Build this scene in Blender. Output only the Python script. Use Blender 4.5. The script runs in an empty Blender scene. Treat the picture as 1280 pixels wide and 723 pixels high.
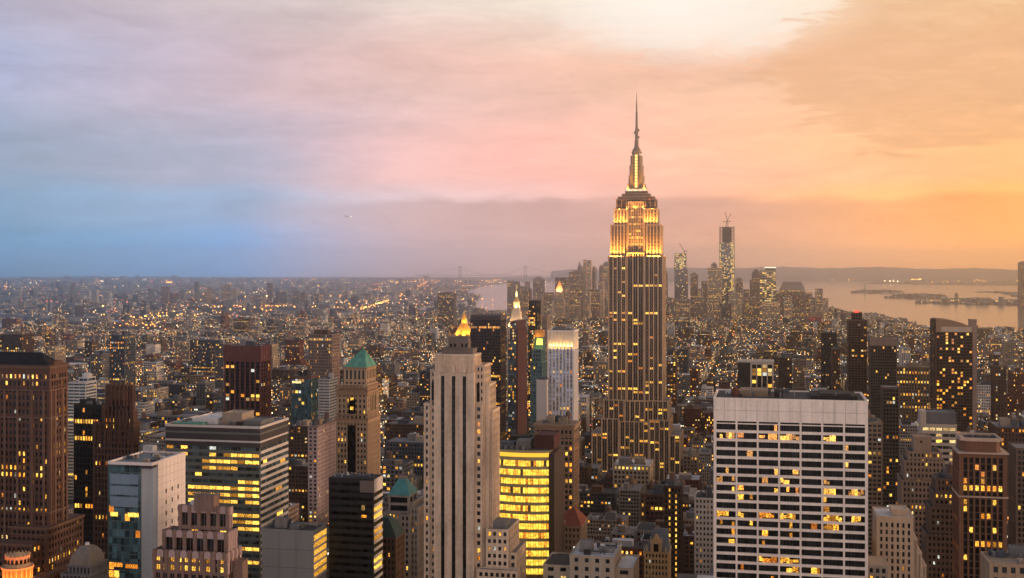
import bpy, math, random
import numpy as np
from mathutils import Vector

R = math.radians
RNG = random.Random(7)
scene = bpy.context.scene
COL = scene.collection

# ------------------------------------------------------------------ camera, sky, sun, exposure
F, E, H = 1500.0, 330.0, 255.0          # focal length in 1280-wide pixels, eye-level row, eye height in metres
TH = R(11.86)                            # the street grid's avenues run this far to the right of the view
cam = bpy.data.cameras.new('camera'); camo = bpy.data.objects.new('camera', cam); COL.objects.link(camo)
cam.sensor_width = 36.0; cam.lens = 36.0 * F / 1280.0
cam.shift_y = -(361.5 - E) / 1280.0
cam.clip_start = 1.0; cam.clip_end = 90000.0
camo.location = (0, 0, H); camo.rotation_euler = (R(90), 0, 0)
scene.camera = camo
vs = scene.view_settings
vs.view_transform = 'Standard'; vs.look = 'None'; vs.exposure = 0.0; vs.gamma = 1.0; vs.use_curve_mapping = False
scene.render.engine = 'CYCLES'
scene.cycles.max_bounces = 8; scene.cycles.diffuse_bounces = 3; scene.cycles.glossy_bounces = 3
scene.cycles.volume_bounces = 8; scene.cycles.transparent_max_bounces = 4
scene.cycles.caustics_reflective = False; scene.cycles.caustics_refractive = False
scene.cycles.use_denoising = True

SUN_AZ, SUN_EL = R(84), R(9)             # low sun to the right of the view, behind thin cloud

def s2l(c):
    return tuple((v/255/12.92 if v <= 10 else ((v/255+0.055)/1.055)**2.4) for v in c)

world = bpy.data.worlds.new('World'); scene.world = world; world.use_nodes = True
wt = world.node_tree; wn = wt.nodes; wl = wt.links
for n in list(wn): wn.remove(n)
def node(t, typ, **kw):
    n = t.nodes.new(typ)
    for k, v in kw.items(): setattr(n, k, v)
    return n
def mth(t, op, a, b=None, clamp=False):
    n = t.nodes.new('ShaderNodeMath'); n.operation = op; n.use_clamp = clamp
    for i, v in enumerate((a, b)):
        if v is None: continue
        if isinstance(v, (int, float)): n.inputs[i].default_value = v
        else: t.links.new(v, n.inputs[i])
    return n.outputs[0]
def mixc(t, fac, a, b, blend='MIX'):
    n = t.nodes.new('ShaderNodeMix'); n.data_type = 'RGBA'; n.blend_type = blend
    for sock, v in ((n.inputs[0], fac), (n.inputs[6], a), (n.inputs[7], b)):
        if isinstance(v, (int, float)): sock.default_value = v
        elif isinstance(v, tuple): sock.default_value = (*v[:3], 1)
        else: t.links.new(v, sock)
    return n.outputs[2]
def maprange(t, v, a, b, c=0.0, d=1.0, smooth=True):
    n = t.nodes.new('ShaderNodeMapRange'); n.interpolation_type = 'SMOOTHSTEP' if smooth else 'LINEAR'
    t.links.new(v, n.inputs['Value'])
    for k, x in (('From Min', a), ('From Max', b), ('To Min', c), ('To Max', d)): n.inputs[k].default_value = x
    return n.outputs[0]
def ramp(t, fac, stops, interp='LINEAR'):
    n = t.nodes.new('ShaderNodeValToRGB'); cr = n.color_ramp; cr.interpolation = interp
    while len(cr.elements) < len(stops): cr.elements.new(0.5)
    for e, (p, c) in zip(cr.elements, stops): e.position = p; e.color = (*c, 1)
    t.links.new(fac, n.inputs[0]); return n.outputs[0]

def build_world():
    t = wt
    tc = node(t, 'ShaderNodeTexCoord'); sep = node(t, 'ShaderNodeSeparateXYZ'); wl.new(tc.outputs['Generated'], sep.inputs[0])
    dx, dy, dz = sep.outputs
    az = mth(t, 'MULTIPLY', mth(t, 'ARCTAN2', dx, dy), 180/math.pi)
    el = mth(t, 'MULTIPLY', mth(t, 'ARCSINE', dz), 180/math.pi)
    # cloud noise stretched along the horizon; it warps the layers and streaks them
    cv = node(t, 'ShaderNodeCombineXYZ')
    wl.new(mth(t, 'MULTIPLY', az, 0.05), cv.inputs[0]); wl.new(mth(t, 'MULTIPLY', el, 0.22), cv.inputs[1]); wl.new(mth(t, 'MULTIPLY', dy, 0.7), cv.inputs[2])
    def noise(scale, detail, rough=0.55, off=(0, 0, 0), dist=0.0):
        mp = node(t, 'ShaderNodeMapping'); mp.inputs['Location'].default_value = off; wl.new(cv.outputs[0], mp.inputs[0])
        n = node(t, 'ShaderNodeTexNoise'); n.inputs['Scale'].default_value = scale; n.inputs['Detail'].default_value = detail
        n.inputs['Roughness'].default_value = rough; n.inputs['Distortion'].default_value = dist
        wl.new(mp.outputs[0], n.inputs['Vector']); return n.outputs['Fac']
    n1 = noise(1.6, 5, 0.55, (3.1, 1.7, 0)); n2 = noise(3.5, 7, 0.6, (0, 4, 2), 0.6); n3 = noise(0.9, 3, 0.5, (8, 2, 1))
    elw = mth(t, 'ADD', el, mth(t, 'MULTIPLY', mth(t, 'SUBTRACT', n1, 0.5), 2.2))
    azw = mth(t, 'ADD', az, mth(t, 'MULTIPLY', mth(t, 'SUBTRACT', n3, 0.5), 10.0))
    fac = maprange(t, azw, -180, 180, 0, 1, smooth=False)
    P = lambda a: (a + 180) / 360
    def row(st, gain=1.0):
        return ramp(t, fac, [(P(a), tuple(v*gain for v in (s2l(c) if max(c) > 3 else c))) for a, c in st], 'LINEAR')
    back = (0.98, 0.82, 0.75)
    rows = [
      (0.0, row([(-180, back), (-90, (0.14, 0.34, 0.62)), (-45, (0.05, 0.27, 0.74)), (-23, (90, 130, 158)), (-12, (92, 146, 196)), (-4, (188, 165, 170)), (2, (212, 166, 150)), (8, (232, 165, 120)), (14, (240, 166, 108)), (23, (248, 166, 88)), (50, (1.3, 0.52, 0.13)), (100, (1.2, 0.62, 0.30)), (179, back)], 2.1)),
      (2.6, row([(-180, back), (-90, (0.24, 0.42, 0.64)), (-45, (0.06, 0.32, 0.85)), (-23, (114, 142, 168)), (-12, (136, 156, 184)), (-4, (204, 178, 180)), (2, (208, 166, 160)), (8, (222, 164, 138)), (14, (238, 168, 112)), (23, (246, 168, 92)), (50, (1.3, 0.56, 0.16)), (100, (1.2, 0.62, 0.32)), (179, back)], 1.6)),
      (4.2, row([(-180, back), (-90, (0.30, 0.42, 0.64)), (-45, (0.06, 0.28, 0.80)), (-32, (0.10, 0.28, 0.66)), (-23, (142, 153, 174)), (-12, (170, 165, 184)), (-4, (232, 182, 176)), (2, (246, 178, 162)), (8, (245, 184, 156)), (14, (247, 184, 138)), (23, (246, 180, 118)), (50, (1.3, 0.60, 0.22)), (100, (1.2, 0.66, 0.38)), (179, back)], 1.28)),
      (8.0, row([(-180, back), (-90, (0.50, 0.48, 0.62)), (-45, (0.14, 0.34, 0.74)), (-32, (0.26, 0.38, 0.66)), (-23, (180, 180, 206)), (-12, (206, 182, 192)), (-4, (230, 190, 182)), (2, (242, 192, 174)), (8, (246, 192, 162)), (14, (245, 192, 155)), (23, (240, 184, 138)), (50, (1.3, 0.70, 0.32)), (100, (1.2, 0.74, 0.48)), (179, back)], 1.08)),
      (12.5, row([(-180, back), (-90, (0.54, 0.50, 0.60)), (-45, (0.18, 0.36, 0.72)), (-32, (0.34, 0.40, 0.62)), (-23, (190, 176, 190)), (-12, (214, 196, 198)), (-4, (238, 218, 206)), (2, (250, 232, 214)), (8, (255, 240, 222)), (13, (252, 220, 182)), (23, (246, 204, 150)), (50, (1.2, 0.78, 0.45)), (100, (1.1, 0.78, 0.56)), (179, back)])),
      (40.0, row([(-180, (0.24, 0.26, 0.33)), (-60, (0.16, 0.25, 0.42)), (0, (0.26, 0.30, 0.39)), (60, (0.40, 0.35, 0.34)), (179, (0.24, 0.26, 0.33))])),
    ]
    c = rows[0][1]
    for (e0, _), (e1, r) in zip(rows, rows[1:]):
        c = mixc(t, maprange(t, elw, e0 + 0.25*(e1-e0), e1, smooth=True), c, r)
    # streaks of thinner and thicker cloud, finer fibres inside them
    n4 = noise(8.0, 9, 0.62, (5, 1, 3), 1.2)
    s = maprange(t, mth(t, 'ADD', mth(t, 'MULTIPLY', n2, 0.7), mth(t, 'MULTIPLY', n4, 0.3)), 0.34, 0.66, 0.885, 1.10, smooth=False)
    band = mth(t, 'MULTIPLY', maprange(t, mth(t, 'ADD', el, mth(t, 'MULTIPLY', mth(t, 'SUBTRACT', n2, 0.5), 1.1)), 2.7, 3.3, 1.0, 0.0), maprange(t, az, -20, 0, 0.25, 1.0))
    c = mixc(t, mth(t, 'MULTIPLY', band, 0.62), c, mixc(t, 1.0, c, (0.72, 0.66, 0.70), 'MULTIPLY'))
    c = mixc(t, mth(t, 'MULTIPLY', mth(t, 'MULTIPLY', band, maprange(t, az, 9, 20, 1.0, 0.0)), maprange(t, az, -14, -2, 0.0, 0.5)), c, s2l((206, 160, 148)))
    # mauve shreds of lower cloud
    shred = mth(t, 'MULTIPLY', maprange(t, noise(2.4, 8, 0.6, (1, 9, 4), 0.8), 0.53, 0.70, 0.0, 0.34), maprange(t, el, 3.5, 6.5, 0.0, 1.0))
    c = mixc(t, shred, c, mixc(t, 1.0, c, (0.80, 0.74, 0.79), 'MULTIPLY'))
    c = mixc(t, 1.0, c, s, 'MULTIPLY')
    # a darker orange bank high on the right with a soft edge towards a bright gap
    d2 = mth(t, 'ADD', mth(t, 'POWER', mth(t, 'MULTIPLY', mth(t, 'SUBTRACT', az, 19.0), 1/7.0), 2.0), mth(t, 'POWER', mth(t, 'MULTIPLY', mth(t, 'SUBTRACT', el, 9.0), 1/4.0), 2.0))
    m = mth(t, 'ADD', d2, mth(t, 'ADD', mth(t, 'MULTIPLY', mth(t, 'SUBTRACT', n2, 0.5), 1.7), mth(t, 'MULTIPLY', mth(t, 'SUBTRACT', n4, 0.5), 1.3)))
    m = mth(t, 'MULTIPLY', maprange(t, m, 0.70, 1.05, 1.0, 0.0), maprange(t, n4, 0.35, 0.65, 0.62, 0.38))
    c = mixc(t, m, c, s2l((240, 178, 128)))
    gap = mth(t, 'ADD', mth(t, 'POWER', mth(t, 'MULTIPLY', mth(t, 'SUBTRACT', az, 9.5), 1/7.5), 2.0), mth(t, 'POWER', mth(t, 'MULTIPLY', mth(t, 'SUBTRACT', el, 11.8), 1/2.6), 2.0))
    gap = maprange(t, mth(t, 'ADD', gap, mth(t, 'MULTIPLY', mth(t, 'SUBTRACT', n4, 0.5), 1.6)), 0.1, 1.2, 0.62, 0.0)
    c = mixc(t, mth(t, 'MULTIPLY', gap, mth(t, 'SUBTRACT', 1.0, m)), c, (1.06, 0.97, 0.88))
    sky = node(t, 'ShaderNodeTexSky'); sky.sky_type = 'NISHITA'; sky.sun_disc = False
    sky.sun_elevation = SUN_EL; sky.sun_rotation = SUN_AZ; sky.altitude = 250; sky.dust_density = 2.0
    STR = 0.1
    c10 = mixc(t, 1.0, c, (1/STR*1.09,)*3, 'MULTIPLY')
    tot = mixc(t, 0.12, c10, sky.outputs[0])
    bg = node(t, 'ShaderNodeBackground'); bg.inputs['Strength'].default_value = STR; wl.new(tot, bg.inputs[0])
    out = node(t, 'ShaderNodeOutputWorld'); wl.new(bg.outputs[0], out.inputs[0])
build_world()

sun = bpy.data.lights.new('sun', 'SUN'); suno = bpy.data.objects.new('sun', sun); COL.objects.link(suno)
sun.energy = 2.1; sun.angle = R(12); sun.color = (1.0, 0.68, 0.48)
sd = Vector((math.sin(SUN_AZ)*math.cos(SUN_EL), math.cos(SUN_AZ)*math.cos(SUN_EL), math.sin(SUN_EL)))
suno.rotation_euler = sd.to_track_quat('Z', 'Y').to_euler()

# ------------------------------------------------------------------ materials
def new_mat(name):
    m = bpy.data.materials.new(name); m.use_nodes = True
    m.node_tree.nodes.clear(); m.cycles.emission_sampling = 'NONE'
    return m, m.node_tree
def finish(t, sh):
    o = t.nodes.new('ShaderNodeOutputMaterial'); t.links.new(sh, o.inputs[0])
def principled(t, color, rough=0.85, spec=0.3, metal=0.0):
    b = t.nodes.new('ShaderNodeBsdfPrincipled')
    if isinstance(color, tuple): b.inputs['Base Color'].default_value = (*color[:3], 1)
    else: t.links.new(color, b.inputs['Base Color'])
    if isinstance(rough, (int, float)): b.inputs['Roughness'].default_value = rough
    else: t.links.new(rough, b.inputs['Roughness'])
    b.inputs['Specular IOR Level'].default_value = spec; b.inputs['Metallic'].default_value = metal
    return b
MATS = {}
def wall_mat(key, col, var=0.22, rough=0.85, spec=0.25, objvar=0.0, fine=0.7):
    if key in MATS: return MATS[key]
    m, t = new_mat(key)
    tc = node(t, 'ShaderNodeTexCoord')
    def nz(scale, det, vec_scale=(1, 1, 1)):
        mp = node(t, 'ShaderNodeMapping'); mp.inputs['Scale'].default_value = vec_scale; t.links.new(tc.outputs['Object'], mp.inputs[0])
        n = node(t, 'ShaderNodeTexNoise'); n.inputs['Scale'].default_value = scale; n.inputs['Detail'].default_value = det
        t.links.new(mp.outputs[0], n.inputs['Vector']); return n.outputs['Fac']
    a = nz(0.06, 3); b = nz(fine, 3); c = nz(0.5, 3, (1, 1, 0.06))
    f = mth(t, 'ADD', mth(t, 'MULTIPLY', a, 0.4), mth(t, 'ADD', mth(t, 'MULTIPLY', b, 0.3), mth(t, 'MULTIPLY', c, 0.5)))
    k = maprange(t, f, 0.35, 0.85, 1-var*1.5, 1+var, smooth=False)
    cc = mixc(t, 1.0, tuple(col), k, 'MULTIPLY')
    if objvar:
        oi = node(t, 'ShaderNodeObjectInfo')
        cc = mixc(t, 1.0, cc, maprange(t, oi.outputs['Random'], 0, 1, 1-objvar, 1+objvar, smooth=False), 'MULTIPLY')
    finish(t, principled(t, cc, rough, spec).outputs[0]); MATS[key] = m; return m
def glass_mat(key, col=(0.012, 0.015, 0.02), rough=0.12, spec=0.5):
    if key in MATS: return MATS[key]
    m, t = new_mat(key)
    tc = node(t, 'ShaderNodeTexCoord'); n = node(t, 'ShaderNodeTexWhiteNoise'); 
    mp = node(t, 'ShaderNodeVectorMath', operation='SNAP'); t.links.new(tc.outputs['Object'], mp.inputs[0]); mp.inputs[1].default_value = (2.3, 2.3, 3.6)
    t.links.new(mp.outputs[0], n.inputs['Vector'])
    k = maprange(t, n.outputs['Value'], 0.3, 1.0, 0.4, 3.0, smooth=False)
    cc = mixc(t, 1.0, tuple(col), k, 'MULTIPLY')
    finish(t, principled(t, cc, rough, spec).outputs[0]); MATS[key] = m; return m
def lit_mat(key, c_lo, c_hi, strength, scale=0.9, k0=0.15, k1=1.35, r0=0.35, r1=1.5):
    """a lit window: a room behind glass, uneven with ceiling lights, blinds and furniture"""
    if key in MATS: return MATS[key]
    m, t = new_mat(key)
    oi = node(t, 'ShaderNodeObjectInfo'); g = node(t, 'ShaderNodeNewGeometry'); tc = node(t, 'ShaderNodeTexCoord')
    r = mth(t, 'FRACT', mth(t, 'ADD', mth(t, 'MULTIPLY', oi.outputs['Random'], 7.31), mth(t, 'MULTIPLY', g.outputs['Random Per Island'], 5.17)))
    off = node(t, 'ShaderNodeCombineXYZ'); t.links.new(mth(t, 'MULTIPLY', r, 91), off.inputs[0]); t.links.new(mth(t, 'MULTIPLY', r, 37), off.inputs[2])
    ad = node(t, 'ShaderNodeVectorMath', operation='ADD'); t.links.new(tc.outputs['Object'], ad.inputs[0]); t.links.new(off.outputs[0], ad.inputs[1])
    mp = node(t, 'ShaderNodeMapping'); mp.inputs['Scale'].default_value = (1, 1, 1.4); t.links.new(ad.outputs[0], mp.inputs[0])
    n = node(t, 'ShaderNodeTexNoise'); n.inputs['Scale'].default_value = scale; n.inputs['Detail'].default_value = 2; t.links.new(mp.outputs[0], n.inputs['Vector'])
    k = maprange(t, n.outputs['Fac'], 0.33, 0.66, k0, k1)
    r2 = mth(t, 'FRACT', mth(t, 'MULTIPLY', r, 13.7))
    k = mth(t, 'MULTIPLY', k, maprange(t, r2, 0, 1, r0, r1, smooth=False))
    cc = mixc(t, mth(t, 'MULTIPLY', k, 0.75, clamp=True), tuple(c_lo), tuple(c_hi))
    e = node(t, 'ShaderNodeEmission'); t.links.new(cc, e.inputs[0]); t.links.new(mth(t, 'MULTIPLY', k, strength), e.inputs[1])
    gl = node(t, 'ShaderNodeBsdfGlossy'); gl.inputs['Roughness'].default_value = 0.1; gl.inputs['Color'].default_value = (0.06, 0.06, 0.06, 1)
    add = node(t, 'ShaderNodeAddShader'); t.links.new(e.outputs[0], add.inputs[0]); t.links.new(gl.outputs[0], add.inputs[1])
    finish(t, add.outputs[0]); MATS[key] = m; return m
def glow_mat(key, col, strength):
    if key in MATS: return MATS[key]
    m, t = new_mat(key); e = node(t, 'ShaderNodeEmission'); e.inputs[0].default_value = (*col, 1); e.inputs[1].default_value = strength
    finish(t, e.outputs[0]); MATS[key] = m; return m

LY = lit_mat('lit_yellow', (0.9, 0.30, 0.02), (1.0, 0.60, 0.09), 1.8, 1.6, .15, 1.5, .25, 1.5)
LO = lit_mat('lit_orange', (0.8, 0.17, 0.01), (1.0, 0.40, 0.04), 1.7, 1.6)
LP = lit_mat('lit_pale', (0.9, 0.50, 0.14), (1.0, 0.74, 0.30), 1.2, 1.6)
LD = lit_mat('lit_dim', (0.5, 0.16, 0.03), (0.8, 0.40, 0.10), 0.8, 1.6)
LC = lit_mat('lit_cool', (0.6, 0.58, 0.45), (0.85, 0.9, 0.8), 1.0, 1.6)
LITS = [LY, LY, LO, LO, LP, LD, LD, LY, LY, LC]
GL = glass_mat('window_glass', (0.009, 0.011, 0.014), 0.15, 0.25)
GLB = glass_mat('window_glass_blue', (0.03, 0.06, 0.08), 0.08, 0.6)
GLK = glass_mat('window_glass_black', (0.004, 0.0045, 0.005), 0.25, 0.08)
ROOF_D = wall_mat('roof_tar', (0.05, 0.048, 0.05), 0.4)
ROOF_G = wall_mat('roof_gravel', (0.22, 0.20, 0.19), 0.35)
ROOF_W = wall_mat('roof_pale', (0.55, 0.52, 0.50), 0.25)
STEEL = wall_mat('painted_steel', (0.10, 0.10, 0.11), 0.3, 0.5, 0.4)
WOOD = wall_mat('weathered_wood', (0.16, 0.10, 0.07), 0.3)
COPPER = wall_mat('green_copper', (0.11, 0.30, 0.22), 0.5, 0.75)
W = {k: wall_mat('wall_' + k, c, objvar=0.18) for k, c in dict(
    tan=(0.24, 0.165, 0.11), beige=(0.33, 0.255, 0.19), limestone=(0.31, 0.26, 0.215), grey=(0.145, 0.14, 0.14), white=(0.62, 0.57, 0.53),
    brown=(0.10, 0.055, 0.036), red_brick=(0.135, 0.045, 0.03), dark=(0.03, 0.025, 0.024), pinkish=(0.30, 0.205, 0.165), slate=(0.065, 0.072, 0.088)).items()}

# ------------------------------------------------------------------ mesh helpers
class MB:
    def __init__(s): s.v = []; s.f = []; s.m = []
    def box(s, x0, x1, y0, y1, z0, z1, m=0):
        n = len(s.v)
        s.v += [(x0,y0,z0),(x1,y0,z0),(x1,y1,z0),(x0,y1,z0),(x0,y0,z1),(x1,y0,z1),(x1,y1,z1),(x0,y1,z1)]
        s.f += [(n,n+3,n+2,n+1),(n+4,n+5,n+6,n+7),(n,n+1,n+5,n+4),(n+1,n+2,n+6,n+5),(n+2,n+3,n+7,n+6),(n+3,n,n+4,n+7)]
        s.m += [m]*6
    def quad(s, a, b, c, d, m=0):
        n = len(s.v); s.v += [a, b, c, d]; s.f.append((n, n+1, n+2, n+3)); s.m.append(m)
    def prism(s, poly, z0, z1, m=0, mt=None):
        n = len(s.v); k = len(poly)
        s.v += [(x, y, z0) for x, y in poly] + [(x, y, z1) for x, y in poly]
        for i in range(k): j = (i+1) % k; s.f.append((n+i, n+j, n+k+j, n+k+i)); s.m.append(m)
        s.f.append(tuple(n+k+i for i in range(k))); s.m.append(m if mt is None else mt)
        s.f.append(tuple(n+k-1-i for i in range(k))); s.m.append(m)
    def frustum(s, r0, z0, r1, z1, m=0):
        n = len(s.v)
        for (x0, x1, y0, y1), z in ((r0, z0), (r1, z1)): s.v += [(x0,y0,z),(x1,y0,z),(x1,y1,z),(x0,y1,z)]
        s.f += [(n,n+3,n+2,n+1),(n+4,n+5,n+6,n+7),(n,n+1,n+5,n+4),(n+1,n+2,n+6,n+5),(n+2,n+3,n+7,n+6),(n+3,n,n+4,n+7)]
        s.m += [m]*6
    def cone(s, cx, cy, r0, r1, z0, z1, k=12, m=0, rot=0.0):
        n = len(s.v)
        for r, z in ((r0, z0), (max(r1, 1e-3), z1)):
            s.v += [(cx + r*math.cos(rot+2*math.pi*i/k), cy + r*math.sin(rot+2*math.pi*i/k), z) for i in range(k)]
        for i in range(k): j = (i+1) % k; s.f.append((n+i, n+j, n+k+j, n+k+i)); s.m.append(m)
        s.f.append(tuple(n+k+i for i in range(k))); s.f.append(tuple(n+k-1-i for i in range(k))); s.m += [m, m]
    def bar(s, a, b, w, m=0):
        a = Vector(a); b = Vector(b); d = (b-a).normalized()
        u = d.cross(Vector((0, 0, 1)));  u = Vector((1, 0, 0)) if u.length < 1e-4 else u.normalized()
        q = d.cross(u).normalized(); n = len(s.v)
        for p in (a, b):
            for i, j in ((-1,-1),(1,-1),(1,1),(-1,1)): s.v.append(tuple(p + u*i*w/2 + q*j*w/2))
        s.f += [(n,n+3,n+2,n+1),(n+4,n+5,n+6,n+7),(n,n+1,n+5,n+4),(n+1,n+2,n+6,n+5),(n+2,n+3,n+7,n+6),(n+3,n,n+4,n+7)]; s.m += [m]*6
    def ring(s, x0, x1, y0, y1, z0, z1, t, m=0):
        n = len(s.v)
        o = [(x0,y0),(x1,y0),(x1,y1),(x0,y1)]; i_ = [(x0+t,y0+t),(x1-t,y0+t),(x1-t,y1-t),(x0+t,y1-t)]
        for pts, z in ((o, z0), (o, z1), (i_, z1), (i_, z0)): s.v += [(x, y, z) for x, y in pts]
        for a in range(3):
            for i in range(4): j = (i+1) % 4; s.f.append((n+4*a+i, n+4*a+j, n+4*(a+1)+j, n+4*(a+1)+i)); s.m.append(m)
        for i in range(4): j = (i+1) % 4; s.f.append((n+12+i, n+12+j, n+j, n+i)); s.m.append(m)
    def mesh(s, name, mats):
        me = bpy.data.meshes.new(name); me.from_pydata(s.v, [], s.f)
        for m in (mats if isinstance(mats, (list, tuple)) else [mats]): me.materials.append(m)
        if any(s.m): me.polygons.foreach_set('material_index', s.m)
        me.update(); return me
    def build(s, name, mats, parent=None, loc=None, kind=None):
        if not s.f: return None
        o = bpy.data.objects.new(name, s.mesh(name, mats)); COL.objects.link(o)
        if parent: o.parent = parent
        if loc: o.location = loc
        if kind: o['kind'] = kind
        return o
def thing(name, label, cat, loc=(0, 0, 0), rz=0.0, group=None):
    o = bpy.data.objects.new(name, None); COL.objects.link(o)
    o.location = loc; o.rotation_euler = (0, 0, rz); o['label'] = label; o['category'] = cat; o.empty_display_size = 5
    if group: o['group'] = group
    return o
def tag(o, label, cat, group=None, kind=None):
    if label: o['label'] = label
    if cat: o['category'] = cat
    if group: o['group'] = group
    if kind: o['kind'] = kind
    return o
def copy_part(o, parent, loc=None, scale=None):
    c = o.copy(); COL.objects.link(c); c.parent = parent
    if loc: c.location = loc
    if scale: c.scale = scale
    return c
def zz(y, D): return H - (y - E) / F * D
def gx(px, D): return (px - 640) / F * D
def ground_at(px, py): D = F*H/(py-E); return gx(px, D), D
CT, ST = math.cos(TH), math.sin(TH)

# ------------------------------------------------------------------ buildings
_panes = {}
def pane_mesh(w, h, mat):
    k = (round(w, 2), round(h, 2), mat.name)
    if k not in _panes:
        b = MB(); b.box(-w/2, w/2, -0.02, 0.02, 0, h); _panes[k] = b.mesh('window', mat)
    return _panes[k]
class Style:
    def __init__(s, bay=3.0, pw=0.9, fh=3.6, sh=1.4, d=0.5, cw=1.6, mode='v', lit=0.05, par=1.6, wall=None, pier=None, span=None, glass=None, roof=None, mull=0, lits=None, rows=0.12, rowp=5, gap=0.18, mw=0.07):
        s.__dict__.update(locals()); s.__dict__.pop('s')
    def but(s, **k):
        c = Style.__new__(Style); c.__dict__.update(s.__dict__); c.__dict__.update(k); return c
HERO_BOX = []      # footprint discs and picture extents, used to keep the ordinary blocks out of the way
class Bld:
    def __init__(s, name, label, cat, x, y, rz=-TH, group=None, indiv=True):
        s.root = thing(name, label, cat, (x, y, 0), rz, group); s.wall = MB(); s.glass = MB(); s.lit = []; s.indiv = indiv
        s.mats = []; s.gmats = []
    def mi(s, m):
        if m not in s.mats: s.mats.append(m)
        return s.mats.index(m)
    def gi(s, m):
        if m not in s.gmats: s.gmats.append(m)
        return s.gmats.index(m)
    def fb(s, mb, face, r, s0, s1, z0, z1, o0, o1, m=0):
        x0, x1, y0, y1 = r
        if face == 'f': mb.box(x0+s0, x0+s1, y0+o0, y0+o1, z0, z1, m)
        elif face == 'b': mb.box(x0+s0, x0+s1, y1-o1, y1-o0, z0, z1, m)
        elif face == 'r': mb.box(x1-o1, x1-o0, y0+s0, y0+s1, z0, z1, m)
        else: mb.box(x0+o0, x0+o1, y0+s0, y0+s1, z0, z1, m)
    def block(s, r, z0, z1, st, faces='flr', lit=None, top=True, zw=None):
        """one storeyed volume: glass core, piers, spandrels, parapet and roof; zw: windows stop at this height"""
        x0, x1, y0, y1 = r; d = st.d; zw = zw or (z1 - st.par)
        wm = s.mi(st.wall); pm = s.mi(st.pier or st.wall); sm = s.mi(st.span or st.wall); gm = s.gi(st.glass or GL)
        s.glass.box(x0+d, x1-d, y0+d, y1-d, z0, zw, gm)
        cw = st.cw
        for a in (x0, x1-cw):
            for b in (y0, y1-cw): s.wall.box(a, a+cw, b, b+cw, z0, z1-0.3, pm)
        po, so = (0.0, 0.16) if st.mode == 'v' else (0.16, 0.0) if st.mode == 'h' else (0.02, 0.08)
        so += 0.03
        nf = max(1, int(round((zw - z0) / st.fh))); fh = (zw - z0) / nf
        for face in 'fblr':
            L = (x1-x0) if face in 'fb' else (y1-y0)
            if face not in faces:
                s.fb(s.wall, face, r, cw*0.5, L-cw*0.5, z0, z1-0.35, 0.06, d+0.05, wm); continue
            n = max(1, int(round((L - 2*cw + st.pw) / st.bay))); bw = (L - 2*cw + st.pw) / n
            for i in range(1, n):
                c = cw + i*bw - st.pw
                s.fb(s.wall, face, r, c, c+st.pw, z0, zw+0.1, po, d+0.05, pm)
            for j in range(nf):
                s.fb(s.wall, face, r, cw*0.5, L-cw*0.5, z0+j*fh, z0+j*fh+st.sh, so, d+0.04, sm)
            if zw < z1 - 0.4: s.fb(s.wall, face, r, cw*0.5, L-cw*0.5, zw, z1-0.35, 0.05, d+0.06, wm)
            if st.mull:
                for i in range(n):
                    for k in range(1, st.mull+1):
                        c = cw + i*bw + (bw-st.pw)*k/(st.mull+1)
                        s.fb(s.wall, face, r, c-st.mw, c+st.mw, z0, zw, d-0.2 if st.mw < .1 else .3, d+0.03, sm if st.mw < .1 else pm)
            rowk = {}
            for j in range(nf):
                rowk[j] = st.rowp if RNG.random() < st.rows else 0.55
                for i in range(n):
                    a = cw + i*bw + st.gap; b = cw + (i+1)*bw - st.pw - st.gap
                    if lit: q = lit(face, i, j, n, nf)
                    else: q = RNG.random() < st.lit * 1.55 * rowk[j]
                    if q:
                        mt = q if isinstance(q, bpy.types.Material) else RNG.choice(st.lits or LITS)
                        s.lit.append((face, r, a, b, z0+j*fh+st.sh+0.05, z0+(j+1)*fh-0.05, d, mt))
        if top:
            s.wall.ring(x0-0.12, x1+0.12, y0-0.12, y1+0.12, z1-0.9, z1, 0.6, wm)
            rm = s.mi(st.roof or ROOF_G); s.wall.box(x0+0.3, x1-0.3, y0+0.3, y1-0.3, z1-1.0, z1-0.6, rm)
        else:
            s.wall.box(x0+0.3, x1-0.3, y0+0.3, y1-0.3, z1-0.8, z1-0.4, wm)
    def band(s, r, z0, z1, o, m):      # a projecting cornice or string course round a volume
        x0, x1, y0, y1 = r; s.wall.box(x0-o, x1+o, y0-o, y1+o, z0, z1, s.mi(m))
    def part(s, name, mb, mats, kind=None): return mb.build(name, mats, s.root, kind=kind)
    def done(s, most=100):
        s.wall.build('wall', s.mats, s.root)
        g = s.glass.build('glazing', s.gmats, s.root)
        RNG.shuffle(s.lit); rest = MB(); rm = []
        for q, (face, r, a, b, z0, z1, d, mt) in enumerate(s.lit):
            x0, x1, y0, y1 = r; w = b-a; c = (a+b)/2
            if w < 0.15 or z1-z0 < 0.2: continue
            loc, rz = {'f': ((x0+c, y0+d-0.03, z0), 0), 'b': ((x0+c, y1-d+0.03, z0), math.pi), 'r': ((x1-d+0.03, y0+c, z0), math.pi/2), 'l': ((x0+d-0.03, y0+c, z0), -math.pi/2)}[face]
            if s.indiv and q < most:
                o = bpy.data.objects.new('window', pane_mesh(w, z1-z0, mt)); COL.objects.link(o); o.parent = s.root
                o.location = loc; o.rotation_euler = (0, 0, rz)
            else:
                if mt not in rm: rm.append(mt)
                s.fb(rest, face, r, a, b, z0, z1, d-0.05, d-0.01, rm.index(mt))
        if rest.f: rest.build('window', rm, s.root, kind='stuff')
        return s.root

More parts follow.
